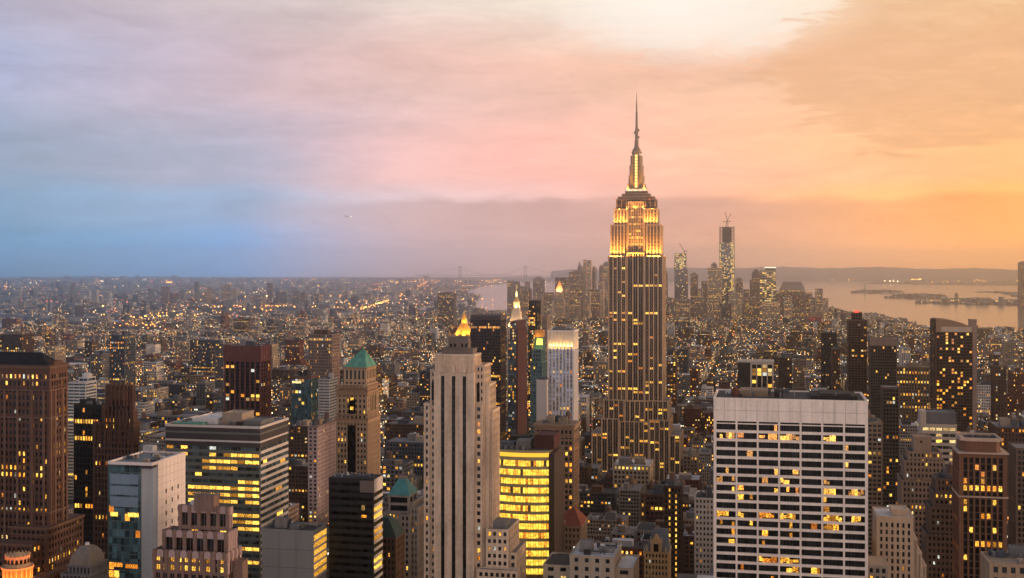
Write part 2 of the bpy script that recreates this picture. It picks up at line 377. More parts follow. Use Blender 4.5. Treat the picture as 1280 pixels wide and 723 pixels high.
def front(pl, pr, D):
    """left-front corner and width of a frontage seen between two picture columns at distance D"""
    ax = gx(pl, D); k = (pr-640)/F
    return ax, D, (k*D - ax) / (CT + k*ST)
def depth_to(ax, ay, w, pb):
    bx, by = ax + w*CT, ay - w*ST; k = (pb-640)/F
    return (k*by - bx) / (ST - k*CT)
def reserve(ax, ay, w, dep, ybot, name, ytop):
    """remember the footprint (grid coordinates) and the lowest picture row in which the building must stay visible"""
    U = ax*ST + ay*CT; V = ax*CT - ay*ST
    pts = [(ax + a*CT + b*ST, ay - a*ST + b*CT) for a in (0, w) for b in (0, dep)]
    px = [640 + F*x/y for x, y in pts]
    HERO_BOX.append(dict(U0=U, U1=U+dep, V0=V, V1=V+w, p0=min(px), p1=max(px), D=min(p[1] for p in pts), ybot=ybot, ytop=ytop, name=name))
# ------------------------------------------------------------------ the setting: ground, water, islands, hills, haze
def px_poly(pts): return [ground_at(px, py) for px, py in pts]
def sheet(name, poly, z, mat, kind='structure'):
    me = bpy.data.meshes.new(name); me.from_pydata([(x, y, z) for x, y in poly], [], [tuple(range(len(poly)))]); me.materials.append(mat); me.update()
    if me.polygons[0].normal.z < 0: me.flip_normals()
    o = bpy.data.objects.new(name, me); COL.objects.link(o); o['kind'] = kind; return o
ASPHALT = wall_mat('asphalt', (0.05, 0.05, 0.052), 0.35, 0.8)
def ground_material():
    m, t = new_mat('city_ground'); tc = node(t, 'ShaderNodeTexCoord')
    n = node(t, 'ShaderNodeTexNoise'); n.inputs['Scale'].default_value = 0.004; n.inputs['Detail'].default_value = 8; t.links.new(tc.outputs['Object'], n.inputs['Vector'])
    v = node(t, 'ShaderNodeTexVoronoi'); v.inputs['Scale'].default_value = 0.02; t.links.new(tc.outputs['Object'], v.inputs['Vector'])
    c = ramp(t, n.outputs['Fac'], [(0.35, (0.025, 0.03, 0.03)), (0.55, (0.06, 0.06, 0.06)), (0.7, (0.10, 0.09, 0.085))])
    c = mixc(t, 0.5, c, v.outputs['Color'], 'MULTIPLY')
    finish(t, principled(t, c, 0.9, 0.2).outputs[0]); return m
def water_material():
    m, t = new_mat('harbour_water'); tc = node(t, 'ShaderNodeTexCoord')
    n = node(t, 'ShaderNodeTexNoise'); n.inputs['Scale'].default_value = 0.02; n.inputs['Detail'].default_value = 4; t.links.new(tc.outputs['Object'], n.inputs['Vector'])
    bp = node(t, 'ShaderNodeBump'); bp.inputs['Strength'].default_value = 0.05; bp.inputs['Distance'].default_value = 3; t.links.new(n.outputs['Fac'], bp.inputs['Height'])
    b = principled(t, (0.12, 0.12, 0.125), 0.13, 0.5); t.links.new(bp.outputs[0], b.inputs['Normal'])
    finish(t, b.outputs[0]); return m
GROUND = ground_material(); WATER = water_material()
sheet('ground', [(-13500, -250), (13500, -250), (13500, 23000), (-13500, 23000)], 0.0, GROUND)
HARBOUR = px_poly([(1300, 416), (1170, 412), (1130, 405), (1085, 395), (1040, 385), (1000, 379), (860, 378), (760, 375), (690, 371), (600, 372), (575, 366), (600, 358), (640, 354), (760, 352), (1000, 351), (1100, 350), (1300, 356)])
RIVER = px_poly([(-60, 410), (75, 409), (300, 403), (500, 396), (566, 389), (640, 388), (680, 384), (680, 370), (606, 371), (560, 380), (500, 386), (300, 396), (75, 401), (-60, 402)])
sheet('harbour_water', HARBOUR, 0.35, WATER); sheet('river_water', RIVER, 0.3, WATER)
def inside(poly, x, y):
    c = False; j = len(poly)-1
    for i in range(len(poly)):
        xi, yi = poly[i]; xj, yj = poly[j]
        if (yi > y) != (yj > y) and x < (xj-xi)*(y-yi)/(yj-yi) + xi: c = not c
        j = i
    return c
SCRUB = wall_mat('scrub_trees', (0.035, 0.045, 0.03), 0.5, 0.9)
FARSHORE = wall_mat('far_shore', (0.08, 0.075, 0.065), 0.4, 0.9)
LANDS = []
def land(name, pts, z=0.9, mat=FARSHORE):
    p = px_poly(pts); LANDS.append(p)
    b = MB(); b.prism(p if sum((p[i][0]*p[(i+1)%len(p)][1]-p[(i+1)%len(p)][0]*p[i][1]) for i in range(len(p))) > 0 else p[::-1], -0.5, z)
    o = b.build(name, mat); o['kind'] = 'structure'; return o
land('island', [(1064, 366.4), (1090, 367.3), (1120, 367.0), (1131, 365.8), (1112, 364.2), (1078, 364.4)], 2.0)
land('island', [(1112, 372.6), (1150, 374.2), (1178, 373.2), (1184, 371.4), (1160, 369.0), (1125, 369.5)], 2.0)
land('pier', [(1148, 379.0), (1200, 380.6), (1300, 382.0), (1300, 376.5), (1215, 377.0), (1190, 378.2)], 2.5)
land('far_shore_land', [(1078, 354.6), (1180, 356.5), (1300, 357.5), (1300, 351.5), (1160, 352.6), (1100, 353.4)], 3.0)
land('breakwater', [(1218, 365.5), (1250, 366.2), (1275, 371.8), (1300, 372.5), (1300, 366.0), (1270, 367.2), (1250, 365.2)], 2.5)
def ridge(name, D, prof, depth):
    """a long low line of hills: profile of (picture column, picture row of the crest) at distance D"""
    b = MB(); n = len(prof)
    for px, py in prof:
        x = gx(px, D); z = zz(py, D)
        b.v += [(x, D-depth*0.5, 0.0), (x, D, z), (x*1.05, D+depth, 0.0)]
    for i in range(n-1):
        a = 3*i; b.f += [(a, a+3, a+4, a+1), (a+1, a+4, a+5, a+2)]; b.m += [0, 0]
    o = b.build(name, wall_mat('far_hills', (0.24, 0.21, 0.20), .3, .95)); o['kind'] = 'structure'  # haze partly put into the colour: paler than the hills themselves
rr = random.Random(3)
ridge('hills', 19000, [(px, 334.5 + 7*((px-1010)/420.0)**2 + 0.9*math.sin(px*0.05) + 0.5*math.sin(px*0.21)) for px in range(690, 1500, 12)], 2200)
ridge('hills', 21500, [(px, 346.8 - 0.9*math.sin(px*0.011) - 0.5*math.sin(px*0.07)) for px in range(-160, 720, 16)], 900)

# the air: one even volume round the camera and the whole place
def haze():
    m, t = new_mat('haze'); v = node(t, 'ShaderNodeVolumePrincipled')
    v.inputs['Color'].default_value = (0.87, 0.94, 1.0, 1); v.inputs['Density'].default_value = HAZE_DENSITY; v.inputs['Anisotropy'].default_value = 0.96
    o = node(t, 'ShaderNodeOutputMaterial'); t.links.new(v.outputs[0], o.inputs['Volume'])
    m.cycles.homogeneous_volume = True
    b = MB(); b.box(-14000, 14000, -400, 24000, -1.0, 500.0); h = b.build('haze', m); h['kind'] = 'stuff'
HAZE_DENSITY = 0.68e-4
haze()

# ------------------------------------------------------------------ the towers that stand out
class Hero(Bld):
    def __init__(s, name, label, cat, pl, pr, D, ytop, dep, ybot, pb=None, group=None, indiv=True):
        ax, ay, w = front(pl, pr, D)
        if pb: dep = depth_to(ax, ay, w, pb)
        super().__init__(name, label, cat, ax, ay, -TH, group, indiv)
        s.ax, s.ay, s.w, s.dep, s.D, s.zt = ax, ay, w, dep, D, zz(ytop, D)
        reserve(ax, ay, w, dep, ybot, label, ytop)
    def X(s, px): k = (px-640)/F; return (k*s.D - s.ax) / (CT + k*ST)
    def Z(s, py, off=0.0): return zz(py, s.D+off)
    def rect(s, in_=0.0): return (in_, s.w-in_, in_, s.dep-in_)
def roof_stuff(b, r, z, seed, tank=True, n=3, wall=None):
    """plant rooms, ducts and a water tank on a flat roof"""
    q = random.Random(seed); x0, x1, y0, y1 = r; w, d = x1-x0, y1-y0
    for i in range(n):
        mb = MB(); bw, bd, bh = q.uniform(.12, .34)*w, q.uniform(.15, .35)*d, q.uniform(2, 5.5)
        cx, cy = x0 + q.uniform(.25, .75)*w, y0 + q.uniform(.25, .75)*d
        mb.box(cx-bw/2, cx+bw/2, cy-bd/2, cy+bd/2, z-0.5, z+bh); mb.ring(cx-bw/2-.1, cx+bw/2+.1, cy-bd/2-.1, cy+bd/2+.1, z+bh-.2, z+bh+.5, .3)
        mb.build('roof_bulkhead', wall or [ROOF_G, W['grey'], W['beige'], W['slate']][q.randrange(4)], b.root)
    mb = MB()
    for i in range(4):
        cx, cy = x0 + q.uniform(.15, .85)*w, y0 + q.uniform(.15, .85)*d; mb = MB()
        mb.box(cx-1.2, cx+1.2, cy-.9, cy+.9, z-.4, z+1.6); mb.cone(cx, cy, .7, .7, z+1.6, z+1.9, 10); mb.build('air_unit', W['grey'], b.root)
    if tank: water_tank(b.root, x0 + q.uniform(.2, .8)*w, y0 + q.uniform(.2, .8)*d, z)
def clutter(b, r, z, seed, n=8):
    q = random.Random(seed); x0, x1, y0, y1 = r; w, d = x1-x0, y1-y0; ms = [STEEL, W['grey'], W['slate'], ROOF_W, W['dark'], W['beige']]
    for i in range(n):
        cx, cy = x0+q.uniform(.08, .92)*w, y0+q.uniform(.08, .92)*d; k = q.randrange(5); m = MB(); mt = q.choice(ms)
        if k == 0:
            L = q.uniform(.2, .45)*w; a, c = max(x0+.3, cx-L/2), min(x1-.3, cx+L/2); m.box(a, c, cy-.45, cy+.45, z+.25, z+1.05); m.box(c-.9, c, cy-.4, cy+.4, z-.6, z+1.9); m.build('duct', mt, b.root)
        elif k == 1: m.cone(cx, cy, .9, .9, z-.6, z+1.1, 12); m.cone(cx, cy, 1.05, 1.05, z+1.1, z+1.4, 12); m.build('fan', mt, b.root)
        elif k == 2: m.box(cx-1.6, cx+1.6, cy-1.0, cy+1.0, z-.6, z+1.7); m.box(cx-1.3, cx+1.3, cy-.7, cy+.7, z+1.7, z+1.95); m.build('air_unit', mt, b.root)
        elif k == 3: m.cone(cx, cy, .22, .22, z-.6, z+q.uniform(1.5, 3.5), 8); m.build('vent_pipe', STEEL, b.root)
        else: m.bar((cx, cy, z-.6), (cx, cy, z+q.uniform(3, 6)), .14); m.build('antenna', STEEL, b.root)
    for (ax, ay), (cx, cy) in (((x0+.9, y0+.9), (x1-.9, y0+.9)), ((x1-.9, y0+.9), (x1-.9, y1-.9))):
        m = MB(); k = max(2, int(math.hypot(cx-ax, cy-ay)/2.5))
        for i in range(k+1): t = i/k; m.bar((ax+(cx-ax)*t, ay+(cy-ay)*t, z-.6), (ax+(cx-ax)*t, ay+(cy-ay)*t, z+.75), .07)
        m.bar((ax, ay, z+.75), (cx, cy, z+.75), .08); m.bar((ax, ay, z+.3), (cx, cy, z+.3), .06); m.build('railing', STEEL, b.root)
_tank = []
def water_tank(parent, x, y, z, sc=1.0):
    if not _tank:
        mb = MB(); mb.cone(0, 0, 2.0, 1.9, 3.0, 7.2, 14); mb.cone(0, 0, 2.15, 0.05, 7.2, 8.7, 14); _tank.append(mb.mesh('water_tank', WOOD))
        mb = MB()
        for a, c in ((-1.3, -1.3), (1.3, -1.3), (1.3, 1.3), (-1.3, 1.3)): mb.bar((a, c, -0.5), (a*.95, c*.95, 3.0), .25)
        mb.box(-1.8, 1.8, -1.8, 1.8, 2.75, 2.99); mb.bar((-1.3, -1.3, 0), (1.3, -1.3, 2.7), .12); mb.bar((1.3, -1.3, 0), (-1.3, -1.3, 2.7), .12)
        _tank.append(mb.mesh('tank_stand', STEEL))
    t = bpy.data.objects.new('water_tank', _tank[0]); s = bpy.data.objects.new('tank_stand', _tank[1])
    for o in (t, s): COL.objects.link(o); o.scale = (sc,)*3
    t.parent = parent; t.location = (x, y, z); s.parent = t; s.scale = (1, 1, 1)
def lamp(name, parent, loc, tgt, energy, col, size=3.0, kind='SPOT', angle=70, size_y=None):
    l = bpy.data.lights.new(name, kind); o = bpy.data.objects.new(name, l); COL.objects.link(o); o.parent = parent; o.location = loc
    l.energy = energy; l.color = col
    if kind == 'SPOT': l.spot_size = R(angle); l.spot_blend = 0.6; l.shadow_soft_size = size
    elif kind == 'POINT': l.shadow_soft_size = size
    else:
        l.shape = 'RECTANGLE'; l.size = size; l.size_y = size_y or size
    o.rotation_euler = (Vector(tgt)-Vector(loc)).to_track_quat('-Z', 'Y').to_euler(); return o
GOLD = (1.0, 0.45, 0.07)

# --- white gridded office slab (right foreground)
def white_grid_slab():
    b = Hero('office_tower', 'broad white gridded office slab with wide black window bays', 'office tower', 892, 1085, 573, 497, 40, 723)
    wh = wall_mat('travertine', (0.90, 0.75, 0.63), 0.2, 0.6); w = b.w; r = (0, w, 0, 40); zt = b.zt
    st = Style(bay=(w-2)/7, pw=0.85, fh=4.15, sh=1.3, d=0.9, cw=1.3, mode='g', par=11, wall=wh, glass=GLK, roof=ROOF_D, mull=0)
    lo, hi = zt-24-4.05*26, zt-10.2
    hot = {0: .35, 1: .8, 4: .25, 6: .3, 7: .75, 8: .3, 10: .9, 11: .6, 13: .4, 15: 1.2, 16: .3, 18: .9, 19: .5}
    b.lit_rows = []
    b.block(r, 0, zt, st, 'flr', lit=lambda f, i, j, n, nf: False, zw=zt-12.4)
    b.wall.box(0.5, w-0.5, 0.3, 1.2, zt-12.5, zt-0.4, b.mi(wh))
    # dark slot of louvres under the blank attic band, one per bay
    bw = (w - 2*1.3 + .85)/7
    for i in range(7):
        m = MB(); m.box(1.3+i*bw+.1, 1.3+(i+1)*bw-.95, -0.02, .35, zt-11.9, zt-11.1); m.build('louvre', GLK, b.root)
    nf = int(round((zt-12.4)/4.15)); fh = (zt-12.4)/nf
    q = random.Random(5)
    warm = lit_mat('lit_office', (0.75, 0.22, 0.01), (1.0, 0.52, 0.06), 1.6, 1.3)
    for k in range(24):                     # window bays of the storeys in view, each with its own lit stretch of rooms
        z0 = zt-12.4-(k+1)*fh+1.32; h = fh-1.38
        for i in range(7):
            a = 1.3+i*bw+.12; c = a + bw-.85-.24
            p = q.random(); dens = hot.get(k, .10)
            mb = MB(); mb.box(a, c, .82, .86, z0, z0+h, 0)
            x = a+.1
            while x < c-1.2:
                ww = q.choice((1.4, 1.4, 2.8))
                if q.random() < dens*(.85 if p < .4 else .12): mb.box(x, min(x+ww-.12, c-.05), .78, .815, z0+q.choice((0.0, 0.0, .5)), z0+h-q.choice((0, 0, .9)), 1)
                else: mb.box(x-.06, x+.02, .76, .815, z0, z0+h, 2)
                x += ww
            o = mb.build('window', [GLK, warm if q.random() < .75 else LO, STEEL], b.root)
            if k > 13: o['kind'] = 'stuff'
    # roof: parapet walls with the plant behind them
    b.part('roof_bulkhead', (lambda m: (m.box(w*.17, w*.36, 12, 26, zt-2, zt+2.6), m)[1])(MB()), W['tan'])
    b.part('roof_bulkhead', (lambda m: (m.box(w*.40, w*.46, 10, 18, zt-2, zt+3.2), m)[1])(MB()), W['dark'])
    b.part('roof_bulkhead', (lambda m: (m.box(w*.64, w*.94, 8, 30, zt-2, zt+1.2), m.box(w*.70, w*.90, 10, 28, zt+1.2, zt+1.9), m)[2])(MB()), W['dark'])
    m = MB(); m.cone(w*.14, 12, 1.9, 1.9, zt-1, zt+3.0, 14); m.cone(w*.14, 12, 1.9, .6, zt+3, zt+3.8, 14); b.part('roof_tank', m, W['red_brick'])
    clutter(b, (w*.03, w*.62, 3, 36), zt-.4, 71, 14)
    for px in (.26, .44, .53, .80): 
        m = MB(); m.cone(w*px, 9, .5, .5, zt-1, zt+2.4, 8); m.bar((w*px, 9, zt+2), (w*px, 9, zt+6), .12); b.part('antenna', m, STEEL)
    for i in range(1, 14): m = MB(); m.box(w*i/14-.05, w*i/14+.05, -.01, .31, zt-10.9, zt-1.0); b.part('panel_joint', m, W['grey'])
    m = MB(); m.box(.6, w-.6, -.01, .31, zt-6.0, zt-5.9); b.part('panel_joint', m, W['grey'])
    b.done()
white_grid_slab()

# --- the tall art deco tower with three dark window stripes
def striped_tower():
    b = Hero('art_deco_tower', 'tan art deco tower with three tall dark stripes down its front', 'skyscraper', 529, 607, 600, 432, 30, 723, pb=618)
    lime = wall_mat('buff_limestone', (0.62, 0.46, 0.33), 0.34, 0.8); X, Z = b.X, b.Z; w, dp = b.w, b.dep
    xa, xb = X(544), X(594)                                          # central shaft
    st = Style(bay=2.0, pw=0.8, fh=3.65, sh=1.7, d=.45, cw=1.0, wall=lime, lit=.06, par=1.4, roof=ROOF_G)
    shaft = (xa, xb, -2.2, dp-4); zt = Z(452)
    # shaft core with three recessed stripes on the front, pairs of windows at its right side
    m = b.mi(lime); dark = b.mi(GLK)
    xs = [X(552.5), X(557), X(566), X(570.5), X(579.5), X(584)]
    edges = [xa] + xs + [xb]
    ztop = Z(466)
    for i in range(0, 8, 2): b.wall.box(edges[i], edges[i+1], -2.2, 0, 0, ztop, m)
    for i in range(1, 7, 2): b.wall.box(edges[i], edges[i+1], -1.3, 0, 0, ztop-1, dark)
    b.wall.box(xa, xb, 0, dp-6, 0, ztop, m)
    for i in range(1, 7, 2):                                         # thin spandrel bars inside each stripe
        mb = MB(); z = 40.0
        while z < ztop-5: mb.box(edges[i]+.25, edges[i+1]-.25, -1.5, -1.32, z, z+1.3); z += 3.65
        mb.box(edges[i], edges[i]+.2, -1.55, -1.3, 0, ztop-2); mb.box((edges[i]+edges[i+1])/2-.12, (edges[i]+edges[i+1])/2+.12, -1.6, -1.3, 0, ztop-2)
        b.part('window_stripe', mb, GL)
        cx = (edges[i]+edges[i+1])/2; mb = MB()                      # pointed stone head over each stripe
        mb.prism([(edges[i]-.2, -2.45), (edges[i+1]+.2, -2.45), (edges[i+1]+.2, -1.25), (edges[i]-.2, -1.25)], ztop-1.2, ztop+.6)
        mb.frustum((cx-1.2, cx+1.2, -2.6, -1.3), ztop+.6, (cx-.15, cx+.15, -2.4, -1.4), ztop+4.5); b.part('finial', mb, lime)
    b.band((xa, xb, -2.2, dp-6), ztop-.3, ztop+.5, .25, lime)
    # fluted crown block
    cr = (xa+.3, xb-.2, -1.4, dp-7); zc = Z(443)
    b.wall.box(cr[0], cr[1], cr[2], cr[3], ztop, zc, b.mi(lime))
    n = 17
    for i in range(n):
        c = cr[0] + (i+.5)*(cr[1]-cr[0])/n; b.wall.box(c-.28, c+.28, cr[2]-.35, cr[2]+.1, ztop+.5, zc-.4, b.mi(lime))
    n = 9
    for i in range(n):
        c = cr[2] + (i+.5)*(cr[3]-cr[2])/n; b.wall.box(cr[1]-.1, cr[1]+.3, c-.3, c+.3, ztop+.5, zc-.4, b.mi(lime))
    b.band(cr, zc-.5, zc+.3, .25, lime)
    # dark stepped penthouse
    pent = wall_mat('penthouse_bronze', (0.16, 0.12, 0.10), .3)
    mb = MB(); mb.box(X(551), X(590), 2, dp-9, zc+.2, Z(436)); mb.ring(X(550.5), X(590.5), 1.8, dp-8.8, Z(436.5), Z(435.4), .5)
    mb.box(X(559), X(583), 4, dp-11, Z(436), Z(424)); mb.ring(X(558), X(584), 3.6, dp-10.6, Z(429.5), Z(428.6), .4); mb.ring(X(559.5), X(582.5), 4, dp-11, Z(424), Z(422.6), .4); b.part('penthouse', mb, pent)
    mb = MB()
    for px in (560, 565, 574, 579): mb.box(X(px), X(px+2.5), 3.9, 4.1, Z(434), Z(430))
    b.part('penthouse_opening', mb, GLK); b.root.children[-1]['kind'] = 'stuff'
    b.part('antenna', (lambda q: (q.bar((X(570), 10, Z(424)), (X(570), 10, Z(414)), .3), q)[1])(MB()), STEEL)
    # shoulders: windows in pairs, stepping down to both sides
    def shoulder(x0, x1, y0, y1, yt, faces='flr', lit=.07, s2=None):
        b.block((x0, x1, y0, y1), 0, Z(yt), (s2 or st).but(lit=lit), faces)
    big = st.but(bay=3.4, pw=.9)
    shoulder(X(537), xa+.02, 1.0, dp-6, 462, 'fl')
    shoulder(xb-.02, X(605), 1.0, dp-5, 455, 'fr', .03)
    shoulder(X(529.5), X(537)+.02, .4, dp-8, 504, 'fl', .10)
    shoulder(X(594), X(603), -.3, 1.02, 504, 'f', .10)
    shoulder(X(605)-.02, X(610), 2.2, dp-2, 479, 'fr', .05)
    shoulder(X(610)-.02, X(614), 3.5, dp, 512, 'fr', .06)
    # the two tall dark openings beside the shaft
    for a, c in ((539, 542.5), (595.5, 599)):
        mb = MB(); mb.box(X(a), X(c), .75, .97, Z(501), Z(478)); b.part('tall_window', mb, GLK)
    # lower wing on the right
    shoulder(X(608), X(636), -1, dp+6, 657, 'fr', .10, st.but(bay=2.6, pw=1.1))
    shoulder(X(636)-.02, X(645), 1, dp+6, 686, 'fr', .08, st.but(bay=2.6, pw=1.1))
    shoulder(X(600), X(650), -6, -1.02, 704, 'fr', .05, st.but(bay=2.6, pw=1.1))
    b.part('roof_bulkhead', (lambda q: (q.box(X(612), X(630), 4, 14, Z(657)-1, Z(650)), q)[1])(MB()), W['grey'])
    b.done()
striped_tower()

# --- the great art deco skyscraper with a floodlit crown
def great_tower():
    D = 1312
    b = Hero('art_deco_skyscraper', 'tallest skyscraper, art deco with stepped floodlit golden crown and needle spire', 'skyscraper', 760, 829, D, 320, 36, 590)
    X, Z = b.X, b.Z; w = b.w; cx = w/2; dp = 36.0; cy = dp/2
    lime = wall_mat('grey_limestone', (0.60, 0.40, 0.25), .2, .75); alu = wall_mat('spandrel_metal', (0.085, 0.052, 0.038), .25, .45, .4)
    st = Style(bay=5.2, pw=1.45, fh=3.75, sh=1.45, d=.8, cw=1.6, mw=.24, wall=lime, span=alu, lit=.06, par=1.2, roof=ROOF_G, gap=.12, rows=.16, rowp=6, mull=1, lits=[LO, LY, LY])
    # base and the lower setbacks (left, right and depth grow towards the street)
    B = lambda p0, p1, yt, y0, y1, s_=st, f='flr', **k: b.block((X(p0), X(p1), y0, y1), k.pop('zb', 0.0), Z(yt), s_, f, **k)
    B(740, 851, 541, -5, dp+9)
    B(752.5, 775, 522, -8, dp+4, f='flr'); B(812, 838, 522, -8, dp+4)
    B(775.02, 811.98, 525, -6.5, 0, f='f')
    B(754.5, 836, 499, -3.5, dp+2)
    B(781, 807, 499.5, -5.2, -3.52, f='f')
    # main shaft: two wings and the set-back middle
    B(760, 783, 320, 0, dp, f='fl'); B(805, 829, 320, 0, dp, f='fr')
    B(782.98, 805.02, 316, 2.2, dp-1, f='f')
    zr = zz(320, D)
    # upper tower, floodlit from the setback ledges
    up = st.but(lit=.0, pw=1.5, bay=3.3, sh=1.2)
    B(762.5, 780.5, 281, 2.5, dp-3, up, 'fl', zb=zr-1); B(807.5, 826, 281, 2.5, dp-3, up, 'fr', zb=zr-1)
    B(766.5, 784, 261, 5, dp-5, up, 'fl', zb=zr-1); B(804, 821.5, 261, 5, dp-5, up, 'fr', zb=zr-1)
    B(783.9, 804.1, 252, 6.5, dp-6, up.but(lit=.12, pw=1.0, bay=2.6), 'f', zb=zr-1)
    dk = st.but(wall=wall_mat('crown_stone', (.30, .20, .14), .2), lit=.0, fh=3.4)
    B(769, 819, 249, 7.5, dp-7, dk, 'flr', zb=Z(262)); 
    for k, (p0, p1, yt, yb) in enumerate(((771, 816.5, 245.5, 249.4), (776, 811, 242, 246), (780, 807.5, 238.5, 242.4))):
        b.wall.box(X(p0), X(p1), 8+k*1.4, dp-8-k*1.4, Z(yb), Z(yt), b.mi(wall_mat('crown_stone', (.30, .20, .14), .2))); b.band((X(p0), X(p1), 8+k*1.4, dp-8-k*1.4), Z(yt)-.5, Z(yt), .3, lime)
    # observation storey: bright glazing under a lip
    mb = MB(); mb.box(X(781.5), X(806), 10.2, dp-10.2, Z(238.6), Z(236.2)); b.part('observation_deck', mb, lit_mat('lit_deck', (.9, .5, .2), (1, .8, .5), 2.2))
    b.band((X(780.5), X(807), 10, dp-10), Z(236.2), Z(235.4), .2, lime)
    # mooring mast with its lit glass strips and wing buttresses
    zm0, zm1 = Z(236), Z(191); mast = wall_mat('mast_metal', (0.30, 0.21, 0.14), .2, .4, .5)
    mx = X(793.7)
    mb = MB(); mb.cone(mx, cy, 6.2, 5.0, zm0, zm1, 16); b.part('mast', mb, mast)
    for q in range(4):
        a = math.pi/4 + q*math.pi/2; c, s_ = math.cos(a), math.sin(a); mb = MB()
        for k, (r0, r1, z0, z1) in enumerate(((12.4, 8.4, zm0, Z(229)), (10.6, 8.4, Z(229), Z(219)), (9.2, 7.0, Z(219), Z(206)), (7.8, 5.9, Z(206), Z(194)))):
            mb.prism([(mx + c*u - s_*v, cy + s_*u + c*v) for u, v in ((3.5, -1.1), (r0, -1.1), (r0, 1.1), (3.5, 1.1))], z0, z1)
        b.part('buttress', mb, mast)
    glow = glow_mat('mast_light', (1.0, 0.60, 0.15), 2.4)
    for q in range(4):
        a = q*math.pi/2; c, s_ = math.cos(a), math.sin(a)
        for k in range(11):
            z0 = zm0 + (zm1-zm0)*(.04+.085*k); r = 6.35 - 1.2*(.04+.085*k); mb = MB()
            mb.prism([(mx + c*u - s_*v, cy + s_*u + c*v) for u, v in ((r-.9, -1.25), (r+.1, -1.25), (r+.1, 1.25), (r-.9, 1.25))], z0, z0+(zm1-zm0)*.066); b.part('mast_light', mb, glow)
    mb = MB()
    for r0, r1, y0, y1 in ((5.4, 5.9, 191, 188.8), (4.9, 4.7, 188.8, 187), (4.9, 4.3, 187, 185.4), (3.8, 2.7, 185.4, 182.6)): mb.cone(mx, cy, r0, r1, Z(y0), Z(y1), 16)
    b.part('mast_cap', mb, mast)
    mb = MB()
    for r0, r1, y0, y1 in ((2.6, 2.2, 183, 174), (1.9, 1.7, 174, 158), (1.4, 1.1, 158, 140), (.9, .7, 140, 127), (.55, .2, 127, 114)): mb.cone(mx, cy, r0, r1, Z(y0), Z(y1), 8)
    for y in (180, 177.5, 174, 171, 168, 165, 162, 159, 155, 151, 147, 143, 139.5): mb.cone(mx, cy, 1.9 if y > 158 else 1.35, 1.9 if y > 158 else 1.35, Z(y), Z(y)+.6, 8)
    for y, s_ in ((172, 1), (166, -1), (163, 1)): mb.box(mx+s_*1.2, mx+s_*3.0, cy-.4, cy+.4, Z(y), Z(y)+2.6)
    b.part('antenna', mb, mast)
    red = glow_mat('red_beacon', (1, .10, .06), 2.0)
    for y, x_ in ((181.5, 2.3), (176.5, -2.2), (248.6, 24), (248.6, -23.5), (250, 15)):
        mb = MB(); mb.cone(mx+x_, cy-1 if y < 200 else 7.4, .45, .45, Z(y), Z(y)+.9, 6); b.part('beacon', mb, red)
    # small masts along the crown's ledges
    for i in range(14):
        p = 772 + i*3.3; mb = MB(); mb.bar((X(p), 8.5, Z(249.5)), (X(p), 8.5, Z(246.5)+ (i % 3)*.8), .3); b.part('ledge_mast', mb, mast)
    # floodlights on the ledges
    fl = 30000
    for p in (764.5, 770, 776, 811, 817, 823): lamp('floodlight', b.root, (X(p), -2.4, zr-2.4), (X(p), 3.0, zr+24), fl*1.25, GOLD, .5, 'SPOT', 105)
    for p in (769, 775, 780.5, 807, 812.5, 818.5): lamp('floodlight', b.root, (X(p), 1.4, Z(281)-.2), (X(p), 5.4, Z(281)+16), fl*.75, GOLD, .5, 'SPOT', 95)
    for p in (786, 793, 801): lamp('floodlight', b.root, (X(p), -1.5, zr-3), (X(p), 6, zr+26), fl*.8, GOLD, .5, 'SPOT', 100)
    lamp('floodlight', b.root, (w+3.4, 14, zr-2), (w-4, 14, zr+20), fl, GOLD, .5, 'SPOT', 100)
    for p in (773, 783, 793, 804, 815): lamp('floodlight', b.root, (X(p), 4.8, Z(262)+.5), (X(p), 8, Z(250)), fl*.3, GOLD, .5, 'SPOT', 110)
    for k in range(8): a = k*math.pi/4; lamp('floodlight', b.root, (X(793.7)+math.cos(a)*15, cy+math.sin(a)*15, Z(238)), (X(793.7), cy, Z(212)), fl*.5, GOLD, .5, 'SPOT', 70)
    b.done()
great_tower()
